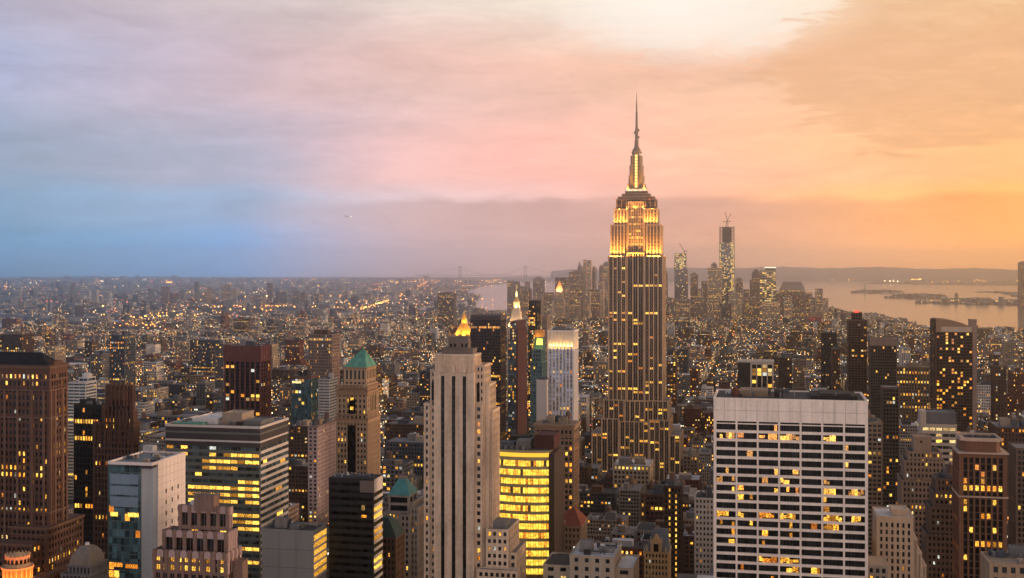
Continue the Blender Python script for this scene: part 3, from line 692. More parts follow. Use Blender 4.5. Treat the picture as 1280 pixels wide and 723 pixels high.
# --- brown brick tower at the left edge
def brown_tower():
    D = 640
    b = Hero('office_tower', 'massive dark brown brick tower with sunlit side and dark hipped roof', 'office tower', -40, 62, D, 455, 30, 723, pb=85)
    X, Z = b.X, b.Z; w, dp = b.w, b.dep
    br = wall_mat('brown_brick', (0.105, 0.055, 0.04), .3, .9); trim = wall_mat('brown_terracotta', (0.15, 0.085, 0.06), .25, .8)
    st = Style(bay=2.5, pw=1.1, fh=3.7, sh=1.5, d=.5, cw=1.8, wall=br, lit=.11, par=5, roof=ROOF_D, rows=.12, rowp=5)
    b.block((0, w, 0, dp), 0, b.zt, st, 'flr')
    for y, o in ((458, .7), (473, .35), (486, .5), (520, .3), (636, .5)): b.band((0, w, 0, dp), Z(y)-.4, Z(y)+.4, o, trim)
    for px in (6, 22, 40, 55):                                     # stone giant-order strips on the front, and two on the side
        b.wall.box(X(px)-.7, X(px)+.7, -.35, .1, 0, Z(486), b.mi(trim))
    for f in (.08, .3, .7, .92): b.wall.box(w-.1, w+.35, dp*f-.6, dp*f+.6, 0, Z(486), b.mi(trim))
    # hipped roof
    m = MB(); m.frustum((2, X(58), 2, dp-2), b.zt-.4, (10, X(40), 8, dp-8), Z(441)); b.part('roof', m, wall_mat('roof_slate', (0.020, 0.020, 0.022), .3, .9, .1))
    m = MB(); m.box(X(46), X(60), 6, dp-4, b.zt-.5, b.zt+1.5); m.ring(X(45.7), X(60.3), 5.7, dp-3.7, b.zt+1.2, b.zt+1.9, .4); b.part('roof_bulkhead', m, br)
    # wider base with its own cornice
    r = (X(20), X(66), -5, dp+12); 
    b.block(r, 0, Z(652), st.but(bay=2.7, par=2.0), 'fr'); b.band(r, Z(652)-1.2, Z(652), .6, trim); b.band(r, Z(662), Z(662)+.5, .3, trim)
    r = (-5, X(60), -14, -5.02); b.block(r, 0, Z(668), st.but(bay=2.7, par=2.0, lit=.09), 'fr'); b.band(r, Z(668)-1, Z(668), .4, trim)
    r = (X(45), X(78), -14, dp+24); b.block(r, 0, Z(706), st.but(bay=2.7, par=2.0), 'fr'); b.band(r, Z(706)-1, Z(706), .5, trim)
    b.done()
brown_tower()

def orange_crown():
    D = 500
    b = Hero('lantern_tower', 'small round arcaded tower top glowing orange beside the brown tower base', 'tower', -4, 27, D, 702, 12, 723)
    X, Z = b.X, b.Z; w = b.w; cx = w/2; cy = w/2; s = wall_mat('lantern_stone', (0.40, 0.26, 0.15), .15)
    m = MB(); R1 = w/2
    m.cone(cx, cy, R1*1.05, R1*1.05, 0, Z(730), 24); m.cone(cx, cy, R1*1.12, R1*1.12, Z(713), Z(710.5), 24)
    m.cone(cx, cy, R1*.86, R1*.86, Z(711), Z(697), 24); b.part('wall', m, s)
    m = MB(); m.cone(cx, cy, R1*.8, R1*.8, Z(732), Z(712), 24); b.part('lantern_core', m, s)
    for i in range(18):
        a = 2*math.pi*i/18; m = MB(); c, q = math.cos(a), math.sin(a)
        m.prism([(cx+c*u-q*v, cy+q*u+c*v) for u, v in ((R1*.84, -.28), (R1*1.03, -.28), (R1*1.03, .28), (R1*.84, .28))], Z(731), Z(712)); b.part('column', m, s)
        m = MB(); m.prism([(cx+c*u-q*v, cy+q*u+c*v) for u, v in ((R1*.80, -.5), (R1*.9, -.5), (R1*.9, .5), (R1*.80, .5))], Z(706), Z(701)); b.part('window', m, GLK)
        m = MB(); m.cone(cx+c*R1*.83, cy+q*R1*.83, .42, .12, Z(697), Z(694.6), 8); b.part('finial', m, s)
    m = MB(); m.cone(cx, cy, R1*.6, R1*.1, Z(697), Z(693.5), 20); b.part('roof', m, s)
    OR = (1.0, 0.20, 0.015)
    for i in range(10):
        a = 2*math.pi*i/10+.2; lamp('floodlight', b.root, (cx+math.cos(a)*R1*1.9, cy+math.sin(a)*R1*1.9, Z(728)), (cx, cy, Z(708)), 9000, OR, .3, 'SPOT', 100)
    b.done()
orange_crown()

def domed_block():
    D = 560
    b = Hero('domed_building', 'grey building with small arched attic and low domed roof at the bottom left', 'building', 76, 112, D, 706, 16, 723)
    X, Z = b.X, b.Z; w, dp = b.w, b.dep
    st = Style(bay=1.9, pw=.9, fh=3.4, sh=1.2, cw=1.0, wall=W['grey'], lit=.08, par=.8, roof=ROOF_D)
    b.block((0, w, 0, dp), 0, Z(717), st, 'flr'); b.block((w*.18, w, 1.5, dp-1), Z(717)-1, Z(707), st.but(lit=.12), 'flr'); b.band((w*.18, w, 1.5, dp-1), Z(707)-.5, Z(707)+.1, .35, W['grey'])
    m = MB()
    for k in range(5):
        a0, a1 = k*.3, (k+1)*.3; g = lambda a: (w*.59 - w*.36*math.cos(a), w*.59 + w*.36*math.cos(a), dp*.5-dp*.4*math.cos(a), dp*.5+dp*.4*math.cos(a))
        m.frustum(g(a0), Z(707) + 8.5*math.sin(a0)-.05, g(a1), Z(707) + 8.5*math.sin(a1))
    b.part('dome', m, wall_mat('dome_lead', (0.20, 0.17, 0.14), .3)); 
    m = MB(); m.cone(w*.59, dp*.5, 1.2, .9, Z(707)+8, Z(707)+9.4, 10); b.part('lantern', m, W['white'])
    b.done()
domed_block()

def stripe_block():
    b = Hero('office_tower', 'pale blue striped office block with rounded roof tank behind the black tower', 'office tower', 84, 107, 1300, 478, 30, 640, pb=121)
    st = Style(bay=6, pw=.3, fh=3.5, sh=1.7, mode='h', cw=.7, d=.35, wall=W['white'], lit=.03, par=1.4, glass=GLB); X, Z = b.X, b.Z; w, dp = b.w, b.dep
    b.block((0, w, 0, dp), 0, b.zt, st); b.block((w*.5, w+.01, dp*.2, dp*.9), b.zt-.5, Z(472), st, 'flr')
    m = MB(); m.cone(w*.78, dp*.5, 5.2, 5.2, Z(473), Z(468), 14); m.cone(w*.78, dp*.5, 5.2, 1.5, Z(468), Z(466.5), 14); b.part('roof_tank', m, W['white']); b.done()
stripe_block()

def black_tower():
    b = Hero('office_tower', 'black glass tower with thin lit strips beside the brown brick tower', 'office tower', 92, 127, 760, 505, 30, 690, pb=133)
    st = Style(bay=1.9, pw=.35, fh=3.6, sh=.9, mode='v', cw=.6, d=.3, wall=W['dark'], lit=.07, par=2.5, glass=GLK, rows=.10, rowp=9, lits=[LY, LO])
    b.block((0, b.w, 0, b.dep), 0, b.zt, st); roof_stuff(b, (0, b.w, 0, b.dep), b.zt, 2, False, 2, W['dark']); b.done()
black_tower()

def gothic_tower():
    D = 720
    b = Hero('gothic_tower', 'dark brown gothic tower crowned with rows of stone pinnacles', 'skyscraper', 116, 166, D, 545, 30, 690, pb=174)
    X, Z = b.X, b.Z; w, dp = b.w, b.dep; st_w = wall_mat('gothic_brown', (0.12, 0.062, 0.042), .25, .9)
    st = Style(bay=2.2, pw=1.0, fh=3.6, sh=1.3, cw=1.5, wall=st_w, lit=.06, par=1.5, roof=ROOF_D, rows=.08, rowp=9, lits=[LY, LP, LO])
    b.block((0, w, 0, dp), 0, Z(536), st, 'flr')
    r = (X(127), X(164.5), 1.5, dp-1.5); b.block(r, 0, Z(520), st, 'flr')
    r2 = (X(130), X(163), 2.5, dp-3)
    b.block(r2, 0, Z(497), st.but(bay=3.0, pw=1.5, lit=.0, sh=.8, fh=9), 'flr')
    def pins(r, z, h, n, m_):
        for f in range(4):
            k = n if f % 2 == 0 else max(2, n-1)
            for i in range(k):
                t = (i+.5)/k; x, y = ((r[0]+t*(r[1]-r[0]), r[2]), (r[1], r[2]+t*(r[3]-r[2])), (r[0]+t*(r[1]-r[0]), r[3]), (r[0], r[2]+t*(r[3]-r[2])))[f]
                q = MB(); q.box(x-.5, x+.5, y-.5, y+.5, z-9, z+h*.5); q.frustum((x-.7, x+.7, y-.7, y+.7), z+h*.5, (x-.1, x+.1, y-.1, y+.1), z+h); b.part('pinnacle', q, st_w)
    pins(r2, Z(497), 8, 6, 0); pins(r, Z(520), 4.5, 8, 0); pins((0, w, 0, dp), Z(536), 4, 8, 0)
    q = MB(); q.box(X(136), X(157), 6, dp-7, Z(497)-1, Z(488)); q.ring(X(135.7), X(157.3), 5.7, dp-6.7, Z(489), Z(487), .6); b.part('penthouse', q, st_w); pins((X(136), X(157), 6, dp-7), Z(488), 5, 4, 0)
    b.done()
gothic_tower()

def white_side_block():
    D = 600
    b = Hero('office_block', 'teal glass block with a blank pinkish white side wall', 'office block', 135, 190, D, 578, 20, 723, pb=231)
    X, Z = b.X, b.Z; w, dp = b.w, b.dep; zt = b.zt
    teal = glass_mat('teal_glass', (0.035, 0.07, 0.08), .10, .6); pale = wall_mat('pale_panel', (0.72, 0.62, 0.57), .06, .7); fr = wall_mat('teal_frame', (0.05, 0.085, 0.09), .2, .5, .4)
    c = X(176)
    st = Style(bay=2.9, pw=.18, fh=4.1, sh=.55, mode='h', cw=.35, d=.3, wall=fr, lit=.07, par=1.0, glass=teal, roof=ROOF_D, lits=[LO, LY], gap=.1)
    b.block((0, c, 0, dp), 0, zt, st, 'fl', top=False)
    # curved, matt corner between glass front and white side
    pr_ = [(c-.02, .6), (c+1.2, 1.6), (w-1.5, 3.6), (w-.02, 6.0), (w-.02, dp-.2), (c-.02, dp-.2)]
    m = MB(); m.prism(pr_, 0, zt-.6); b.part('corner_wall', m, wall_mat('metal_panel', (0.30, 0.34, 0.38), .12, .45, .5))
    m = MB(); m.prism([(w-.04, 5.6), (w+.35, 5.6), (w+.35, dp), (w-.04, dp)], 0, zt+.2); b.part('side_wall', m, pale)
    for i, (f, ) in enumerate(((.28,), (.5,), (.72,))):
        for k in range(9):
            m = MB(); yy = 5.6+(dp-5.6)*f; zz_ = zt - 17 - k*5.6; m.box(w+.3, w+.42, yy-.55, yy+.55, zz_, zz_+2.2); b.part('window', m, GLK)
    # big matt bands in the upper glass
    for k, (y0, y1) in enumerate(((592, 604.5), (607, 618), (620.5, 633))):
        m = MB(); m.box(1.2, c-1.4, -.12, .05, Z(y1), Z(y0)); b.part('glass_band', m, wall_mat('matt_band', (0.16, 0.22, 0.28), .2, .35, .5))
    for a, q, y in ((138, 147, 640), (160, 173, 640), (138, 153, 703), (157, 172, 704)):
        m = MB(); m.box(X(a), X(q), -.06, .09, Z(y+5), Z(y)); b.part('window', m, LO if y > 700 else LY)
    m = MB(); m.ring(-.1, w+.1, -.1, dp+.1, zt-1, zt+.5, .5); b.part('parapet', m, pale)
    m = MB(); m.box(.2, w-.4, .3, dp-.3, zt-2.5, zt-1.4); b.part('roof', m, ROOF_D)
    clutter(b, (1, w-1, 2, dp-1), zt-.8, 72, 14)
    for k in range(1, 7): m = MB(); yy = 5.6+(dp-5.6)*k/7; m.box(w+.3, w+.375, yy-.05, yy+.05, 0, zt-.2); b.part('panel_joint', m, W['grey'])
    for k in range(1, 22): m = MB(); m.box(w+.3, w+.37, 5.7, dp-.1, zt-k*3.9, zt-k*3.9+.09); b.part('panel_joint', m, W['grey'])
    b.done()
white_side_block()

def ribbon_block():
    D = 690
    b = Hero('office_block', 'big grey office block with lit yellow ribbon windows and two dark top bands', 'office block', 207, 325, D, 531, 30, 723, pb=360)
    X, Z = b.X, b.Z; w, dp = b.w, b.dep; zt = b.zt
    gr = wall_mat('grey_spandrel', (0.125, 0.135, 0.12), .15, .5, .35); pale = wall_mat('pale_spandrel', (0.58, 0.50, 0.45), .08, .6); lou = wall_mat('dark_louvre', (0.05, 0.04, 0.042), .2, .6)
    teal = glass_mat('ribbon_glass', (0.03, 0.045, 0.05), .1, .6)
    fh = 3.75; q = random.Random(11)
    hot = {0: (.0, .2), 1: (.4, 1), 2: (.35, 1), 3: (.35, .78), 5: (.75, 1), 6: (.18, 1), 7: (.18, 1), 8: (.2, 1), 10: (.3, 1), 11: (.42, .95), 12: (.7, 1), 15: (.5, 1), 17: (.6, 1), 13: (.0, .3)}
    ztop = zt - 11.5
    def lit(f, i, j, n, nf):
        k = nf-1-j
        if f == 'f':
            a, c = hot.get(k, (2, 2)); t = i/n
            return (LY if q.random() < .93 else False) if a <= t <= c else (q.random() < .05)
        return q.random() < .05
    st = Style(bay=4.4, pw=.25, fh=fh, sh=1.75, mode='h', cw=.6, d=.4, wall=gr, lit=.0, par=11.5, glass=teal, roof=ROOF_G, gap=.06)
    b.block((0, w, 0, dp), 0, zt, st, 'fl', lit=lit, zw=ztop)
    # the side: pale projecting bands
    nf = int(round(ztop/fh)); f2 = ztop/nf
    for j in range(nf):
        m = MB(); m.box(w-.3, w+.25, 1.0, dp+.05, j*f2+.02, j*f2+1.65); b.part('side_band', m, pale)
        m = MB(); m.box(w-.25, w+.02, 1.0, dp-.2, j*f2+1.65, (j+1)*f2+.02); o = b.part('side_glazing', m, teal)
        if q.random() < .22:
            y0 = q.uniform(2, dp-10); m = MB(); m.box(w-.1, w+.06, y0, y0+q.uniform(4, 9), j*f2+1.75, (j+1)*f2-.1); b.part('window', m, LY)
    for k, (a, c, mt) in enumerate(((11.6, 9.0, lou), (8.9, 7.9, pale), (7.8, 4.4, lou), (4.3, 3.4, gr), (3.3, .9, lou))):
        m = MB(); m.box(-.06, w+.06+.1*(k % 2), -.06-.1*(k % 2), dp+.06, zt-a, zt-c); b.part('top_band', m, mt)
    m = MB(); m.ring(-.3, w+.3, -.3, dp+.3, zt-.9, zt+.5, .5); b.part('parapet', m, pale)
    for a, c, y0, y1, h, mt in ((230, 262, 10, dp-8, 2.6, W['white']), (266, 291, 12, dp-12, 5.5, W['beige']), (296, 318, 9, dp-14, 2.0, W['grey'])):
        m = MB(); m.box(X(a), X(c), y0, y1, zt-.8, zt+h); m.ring(X(a)-.15, X(c)+.15, y0-.15, y1+.15, zt+h-.2, zt+h+.5, .4); b.part('roof_bulkhead', m, mt)
    m = MB(); m.box(X(214), X(250), 3, 9, zt-.7, zt+1.0); b.part('lit_roof', m, wall_mat('green_roof', (0.12, 0.32, 0.24), .3))
    clutter(b, (1, w-1, 2, dp-2), zt-.3, 73, 22)
    for px in (270, 279, 287): m = MB(); m.bar((X(px), 14, zt+5), (X(px), 14, zt+11), .22); b.part('antenna', m, STEEL)
    b.done()
ribbon_block()

def ziggurat():
    D = 520
    b = Hero('art_deco_building', 'stepped pinkish brown art deco building with scalloped stone parapets', 'building', 191, 283, D, 688, 26, 723, pb=300)
    X, Z = b.X, b.Z; w, dp = b.w, b.dep; q = wall_mat('rose_brick', (0.23, 0.145, 0.115), .28); tr = wall_mat('rose_terracotta', (0.44, 0.31, 0.285), .15)
    st = Style(bay=3.4, pw=1.25, fh=3.7, sh=1.4, cw=1.4, d=.6, wall=q, lit=.10, par=2.6, roof=ROOF_D, mull=1, lits=[LY])
    def step(p0, p1, y0, y1, yt, f='flr', n=5, big=False):
        r = (X(p0), X(p1), y0, y1); z = Z(yt)
        b.block(r, 0, z, st.but(fh=7.6, sh=1.8, bay=(X(p1)-X(p0)-1.6)/n, lit=.12) if big else st, f)
        k = n+1
        for i in range(k):                                             # scalloped shields and piers along the parapet
            x = r[0] + .8 + i*(r[1]-r[0]-1.6)/(k-1)
            m = MB(); m.box(x-.8, x+.8, y0-.4, y0+.55, z-9, z-.5); m.cone(x, y0+.1, 1.15, 1.0, z-3.2, z+.25, 8); b.part('pier', m, q)
            if i < k-1:
                xm = x + .5*(r[1]-r[0]-1.6)/(k-1); m = MB(); m.prism([(xm-1.5, y0-.3), (xm+1.5, y0-.3), (xm+1.5, y0+.1), (xm-1.5, y0+.1)], z-2.9, z-.5); m.frustum((xm-1.5, xm+1.5, y0-.3, y0+.1), z-.5, (xm-.6, xm+.6, y0-.25, y0+.1), z+.3); b.part('parapet_shield', m, tr)
        kk = 4
        for i in range(kk):
            y = y0 + .8 + i*(y1-y0-1.6)/(kk-1); m = MB(); m.box(r[1]-.55, r[1]+.4, y-.8, y+.8, z-9, z-.5); m.cone(r[1]-.1, y, 1.1, .95, z-3.2, z+.25, 8); b.part('pier', m, tr)
    step(191, 284, 0, dp, 687, n=6); step(199, 281, 3, dp-2, 664, n=6, big=True); step(215, 279, 6, dp-5, 634, n=5, big=True)
    m = MB(); m.box(X(236), X(261), 10, dp-9, Z(634)-2, Z(620)); b.part('penthouse', m, q)
    m = MB()
    for i in range(10): a = X(235.4)+i*(X(261.6)-X(235.4))/9; m.box(a-.18, a+.18, 9.7, 10.2, Z(624), Z(617))
    m.ring(X(235.4), X(261.6), 9.8, dp-8.8, Z(619), Z(617.5), .35); b.part('roof_screen', m, W['grey'])
    m = MB(); m.cone(X(231), 9, 1.9, 1.9, Z(634)-1, Z(630), 12); m.cone(X(231), 9, 1.9, .3, Z(630), Z(627.5), 12); b.part('vent', m, ROOF_W)
    m = MB(); m.box(X(286), X(298), 4, dp-4, 0, Z(700)); m.ring(X(285.8), X(298.4), 3.8, dp-3.8, Z(701), Z(699), .5); b.part('side_wing', m, q)
    b.done()
ziggurat()

def brown_slab():
    b = Hero('office_tower', 'red brown slab tower with ribbed crown, far left of the green pyramid tower', 'office tower', 280, 326, 1250, 432, 30, 530, pb=338)
    X, Z = b.X, b.Z; w, dp = b.w, b.dep; q = wall_mat('dark_red_brick', (0.145, 0.05, 0.042), .15)
    st = Style(bay=5.4, pw=1.5, fh=3.7, sh=.7, cw=1.6, d=.9, wall=q, span=W['dark'], lit=.07, par=2, glass=GLK, rows=.1, rowp=6)
    b.block((0, w, 0, dp), 0, b.zt, st, 'fr', zw=Z(452))
    n = 12
    for i in range(n+1): x = i*w/n; b.wall.box(x-.45, x+.45, -.5, .2, Z(452), b.zt+.2, b.mi(q))
    for i in range(5): y = i*dp/4; b.wall.box(w-.2, w+.5, y-.45, y+.45, 0, b.zt+.2, b.mi(q))
    roof_stuff(b, (0, w, 0, dp), b.zt, 9, False, 3); b.done()
brown_slab()

def teal_block():
    b = Hero('office_tower', 'dark teal glass tower with red lit top storey behind the ribbon windows block', 'office tower', 364, 389, 1150, 470, 30, 530, pb=398)
    st = Style(bay=3.0, pw=.5, fh=3.6, sh=1.0, cw=.7, d=.35, wall=wall_mat('teal_metal', (0.03, 0.075, 0.07), .2, .5, .4), lit=.05, par=3, glass=GLB)
    b.block((0, b.w, 0, b.dep), 0, b.zt, st); b.band((0, b.w, 0, b.dep), b.zt-2.4, b.zt-.5, .2, W['red_brick']); roof_stuff(b, (0, b.w, 0, b.dep), b.zt, 4, False, 2, W['dark'])
    m = MB(); m.box(1, b.w*.5, -.05, .3, b.zt-7, b.zt-5); b.part('window', m, LP); b.done()
    b = Hero('office_block', 'white ribbed block with a rounded top beside the dark teal tower', 'office block', 398, 412, 1330, 474, 30, 520, pb=422)
    st = Style(bay=8, pw=.3, fh=3.2, sh=2.0, mode='h', cw=.5, d=.3, wall=W['white'], lit=.0, par=1.4, glass=GLB)
    b.block((0, b.w, 0, b.dep), 0, b.zt, st); roof_stuff(b, (0, b.w, 0, b.dep), b.zt, 5, False, 2, W['white']); b.done()
    b = Hero('apartment_block', 'long pink walled apartment block with dark front left of the green pyramid tower', 'apartment block', 385, 397, 960, 533, 60, 610, pb=421)
    st = Style(bay=3.2, pw=1.7, fh=3.2, sh=1.5, cw=1.2, d=.3, wall=wall_mat('pink_brick', (0.50, 0.36, 0.33), .12), lit=.05, par=1.5)
    b.block((0, b.w, 0, b.dep), 0, b.zt, st); b.band((0, b.w, 0, b.dep), b.zt-1, b.zt+.1, .4, W['pinkish']); roof_stuff(b, (0, b.w, 0, b.dep), b.zt, 6, True, 3); b.done()
teal_block()

def green_pyramid():
    D = 800
    b = Hero('pyramid_roof_tower', 'tan masonry tower with tall green copper pyramid roof and arched top window', 'skyscraper', 421, 459, D, 489, 20, 600, pb=474)
    X, Z = b.X, b.Z; w, dp = b.w, b.dep; t = wall_mat('tan_brick', (0.40, 0.27, 0.17), .2); tr = wall_mat('tan_terracotta', (0.30, 0.18, 0.11), .25)
    st = Style(bay=2.3, pw=1.05, fh=3.7, sh=1.6, cw=1.5, d=.5, wall=t, lit=.06, par=1.6, roof=ROOF_G)
    b.block((-.6, w+.6, -.6, dp+.6), 0, Z(524), st, 'flr')
    b.block((0, w, 0, dp), 0, Z(489), st.but(bay=2.9, pw=1.6), 'flr')
    for y, o in ((524, .9), (528, .5), (489, 1.1), (493, .6), (484, .8), (518, .5)): b.band((0, w, 0, dp), Z(y)-.5, Z(y)+.5, o, tr)
    r2 = (X(425), X(458), 1.6, dp-1.6); b.block(r2, 0, Z(480), st.but(par=1), 'flr')
    r3 = (X(428), X(456.5), 2.6, dp-2.6); b.block(r3, 0, Z(460), st.but(bay=3.0, pw=1.4, fh=8, sh=2.0, lit=.0), 'flr'); b.band(r3, Z(461), Z(459.3), .6, tr)
    m = MB(); m.frustum((r3[0]-.4, r3[1]+.4, r3[2]-.4, r3[3]+.4), Z(459.3), (X(444), X(448.5), dp/2-1, dp/2+1), Z(439))
    bx0, bx1, by0, by1 = r3[0]-.4, r3[1]+.4, r3[2]-.4, r3[3]+.4
    for i in range(1, 9):                                             # standing seams
        u = i/9; m.bar((bx0+(bx1-bx0)*u, by0, Z(459.3)), (X(444)+(X(448.5)-X(444))*u, dp/2-1, Z(439)), .22); m.bar((bx1, by0+(by1-by0)*u, Z(459.3)), (X(448.5), dp/2-1+2*u, Z(439)), .22)
    b.part('roof', m, COPPER)
    for k in range(5):
        z = Z(459) + (k+.3)*1.9; f = (k+.3)*.19
    m = MB(); m.cone(X(446), dp/2, .8, .1, Z(439.2), Z(435), 8); b.part('finial', m, COPPER)
    # tall arched window in the middle of the front with a lit head, dark recess below
    m = MB(); m.prism([(X(436), -.25), (X(444), -.25), (X(444), .1), (X(436), .1)], Z(517), Z(499)); m.frustum((X(436), X(444), -.25, .1), Z(499), (X(438), X(442), -.2, .1), Z(495.5)); b.part('arched_window', m, GLK)
    m = MB(); m.box(X(438), X(442), -.32, -.2, Z(500), Z(496.5)); m.box(X(438), X(442), -.32, -.2, Z(512), Z(508)); b.part('window', m, LY); b.root.children[-1]['kind'] = 'stuff'
    m = MB(); m.box(X(435), X(445), -.85, -.4, Z(640), Z(531)); b.part('window_stripe', m, GLK)
    for i in range(4): y = dp*(.3+.13*i); m = MB(); m.box(w-.1, w+.12, y-.5, y+.5, Z(514), Z(496)); b.part('tall_window', m, GLK)
    for i in range(6): y = dp*(i+.5)/6; b.wall.box(w+.5, w+1.0, y-.5, y+.5, 0, Z(530), b.mi(t))
    for r, z, n in (((0, w, 0, dp), Z(488.4), 6), ((-.6, w+.6, -.6, dp+.6), Z(523.5), 7)):
        for i in range(n+1):
            m = MB(); x = r[0]+(r[1]-r[0])*i/n; m.frustum((x-.5, x+.5, r[2]-.6, r[2]+.3), z, (x-.2, x+.2, r[2]-.3, r[2]), z+1.7); b.part('finial', m, tr)
    b.done()
green_pyramid()

def black_slab():
    D = 610
    b = Hero('office_block', 'blank black slab with white banded lit side in front of the green pyramid', 'office block', 411, 467, D, 597, 16, 723, pb=477.5)
    X, Z = b.X, b.Z; w, dp = b.w, b.dep; zt = b.zt; k = wall_mat('black_panel', (0.014, 0.013, 0.013), .2, .6, .25)
    st = Style(bay=6.5, pw=.2, fh=3.7, sh=2.0, mode='h', cw=.6, d=.25, wall=k, lit=.015, par=2.2, glass=GLK, roof=ROOF_D)
    b.block((0, w, 0, dp), 0, zt, st, 'fl')
    m = MB(); m.box(X(450), w+.05, -.12, .3, Z(614), zt-.9); b.part('panel', m, wall_mat('brown_panel', (0.14, 0.105, 0.09), .2))
    wh = wall_mat('white_band', (0.62, 0.55, 0.49), .08); q = random.Random(3); n = int((zt-6)/3.7)
    m = MB(); m.box(w-.3, w+.4, .6, dp, zt-7, zt-.3); b.part('panel', m, wh)
    for j in range(n):
        z = zt-7-(j+1)*3.7; m = MB(); m.box(w-.3, w+.45, .6, dp, z, z+1.5); b.part('side_band', m, wh)
        m = MB(); m.box(w-.25, w+.1, .8, dp-.2, z+1.5, z+3.72); b.part('side_glazing', m, LY if (j in (2, 3, 5, 6) or q.random() < .2) else GLK)
    m = MB(); m.box(w*.25, w*.85, 4, dp-3, zt-1, zt+.8); b.part('roof_bulkhead', m, W['slate']); clutter(b, (1, w-1, 2, dp-1), zt-.4, 74, 12)
    m = MB(); m.box(X(452), X(456), -.15, -.02, Z(636), Z(630)); b.part('window', m, LP); m = MB(); m.box(X(452), X(458), -.15, -.02, Z(645), Z(642)); b.part('window', m, LO); b.done()
black_slab()

def teal_pyramid():
    D = 690
    b = Hero('pyramid_roof_building', 'grey stone building with small teal pyramid roof beside the striped tower', 'building', 480, 513, D, 621, 20, 723, pb=526)
    X, Z = b.X, b.Z; w, dp = b.w, b.dep; t = wall_mat('grey_buff', (0.37, 0.31, 0.26), .18)
    st = Style(bay=2.4, pw=1.1, fh=3.6, sh=1.5, cw=1.2, wall=t, lit=.10, par=1.2, roof=ROOF_G)
    r = (X(484), X(510.5), 2, dp-3); b.block(r, 0, Z(619.5), st.but(bay=9, pw=1.5, fh=4.6), 'flr')
    m = MB(); m.frustum((r[0]-.3, r[1]+.3, r[2]-.3, r[3]+.3), Z(619.5), (X(493), X(501), dp/2-2, dp/2+2), Z(601)); b.part('roof', m, wall_mat('teal_copper', (0.08, 0.27, 0.26), .3, .6))
    m = MB(); m.box(X(492.5), X(501.5), dp/2-2.2, dp/2+2.2, Z(601.2), Z(599)); m.cone(X(497), dp/2, .4, .2, Z(599), Z(592), 8); m.cone(X(497), dp/2, .8, .4, Z(595.5), Z(593), 8); b.part('finial', m, W['pinkish'])
    b.block((0, w*.62, -.5, dp), 0, Z(640), st, 'fl'); b.block((w*.62, w, -.8, dp), 0, Z(642), st.but(lit=.14), 'fr')
    b.block((w*.3, w+1.0, 3, dp+6), 0, Z(628), st.but(bay=2.0), 'r')
    b.block((w-.5, w+4.5, 1, dp+12), 0, Z(634), st.but(lit=.1), 'fr'); b.done()
    b = Hero('brick_building', 'brown building with dark green mansard roof below the teal pyramid', 'building', 467, 495, 640, 671, 14, 723, pb=506)
    X, Z = b.X, b.Z; w, dp = b.w, b.dep
    b.block((0, w, 0, dp), 0, b.zt, st.but(wall=W['brown'], lit=.12), 'flr')
    m = MB(); m.frustum((-.2, w+.2, -.2, dp+.2), b.zt, (w*.1, w*.55, dp*.3, dp*.7), Z(649)); b.part('roof', m, wall_mat('dark_copper', (0.03, 0.055, 0.05), .3)); b.done()
teal_pyramid()

def grey_lit_side():
    b = Hero('office_block', 'blank grey block with yellow lit corner at the foot of the ribbon windows block', 'office block', 327, 392, 600, 663, 14, 723, pb=408)
    X, Z = b.X, b.Z; w, dp = b.w, b.dep; zt = b.zt; g = wall_mat('grey_panel', (0.24, 0.235, 0.225), .12)
    m = MB(); m.box(0, w-.02, 0, dp, 0, zt); m.ring(-.1, w+.1, -.1, dp+.1, zt-.1, zt+.9, .4); b.part('wall', m, g); b.wall.box(.5, w-.5, .5, dp-.5, zt-.05, zt+.3, b.mi(ROOF_D))
    for k in range(5): m = MB(); m.box(.05+k*w*.33, .05+k*w*.33+.12, -.05, .1, 0, zt) if k < 3 else m.box(0, w, -.06, .1, zt-(k-2)*9, zt-(k-2)*9+.15); b.part('panel_joint', m, ROOF_D)
    for j in range(6):
        z = zt-1.6-(j+1)*3.6
        m = MB(); m.box(w-.1, w+.3, .3, dp, z, z+1.1); b.part('side_band', m, W['white'])
        m = MB(); m.box(w-.1, w+.1, .5, dp-.1, z+1.1, z+3.6); b.part('window', m, LY)
    roof_stuff(b, (0, w, 0, dp), zt, 8, False, 3); clutter(b, (1, w-1, 1, dp-1), zt+.5, 75, 10); b.done()
grey_lit_side()
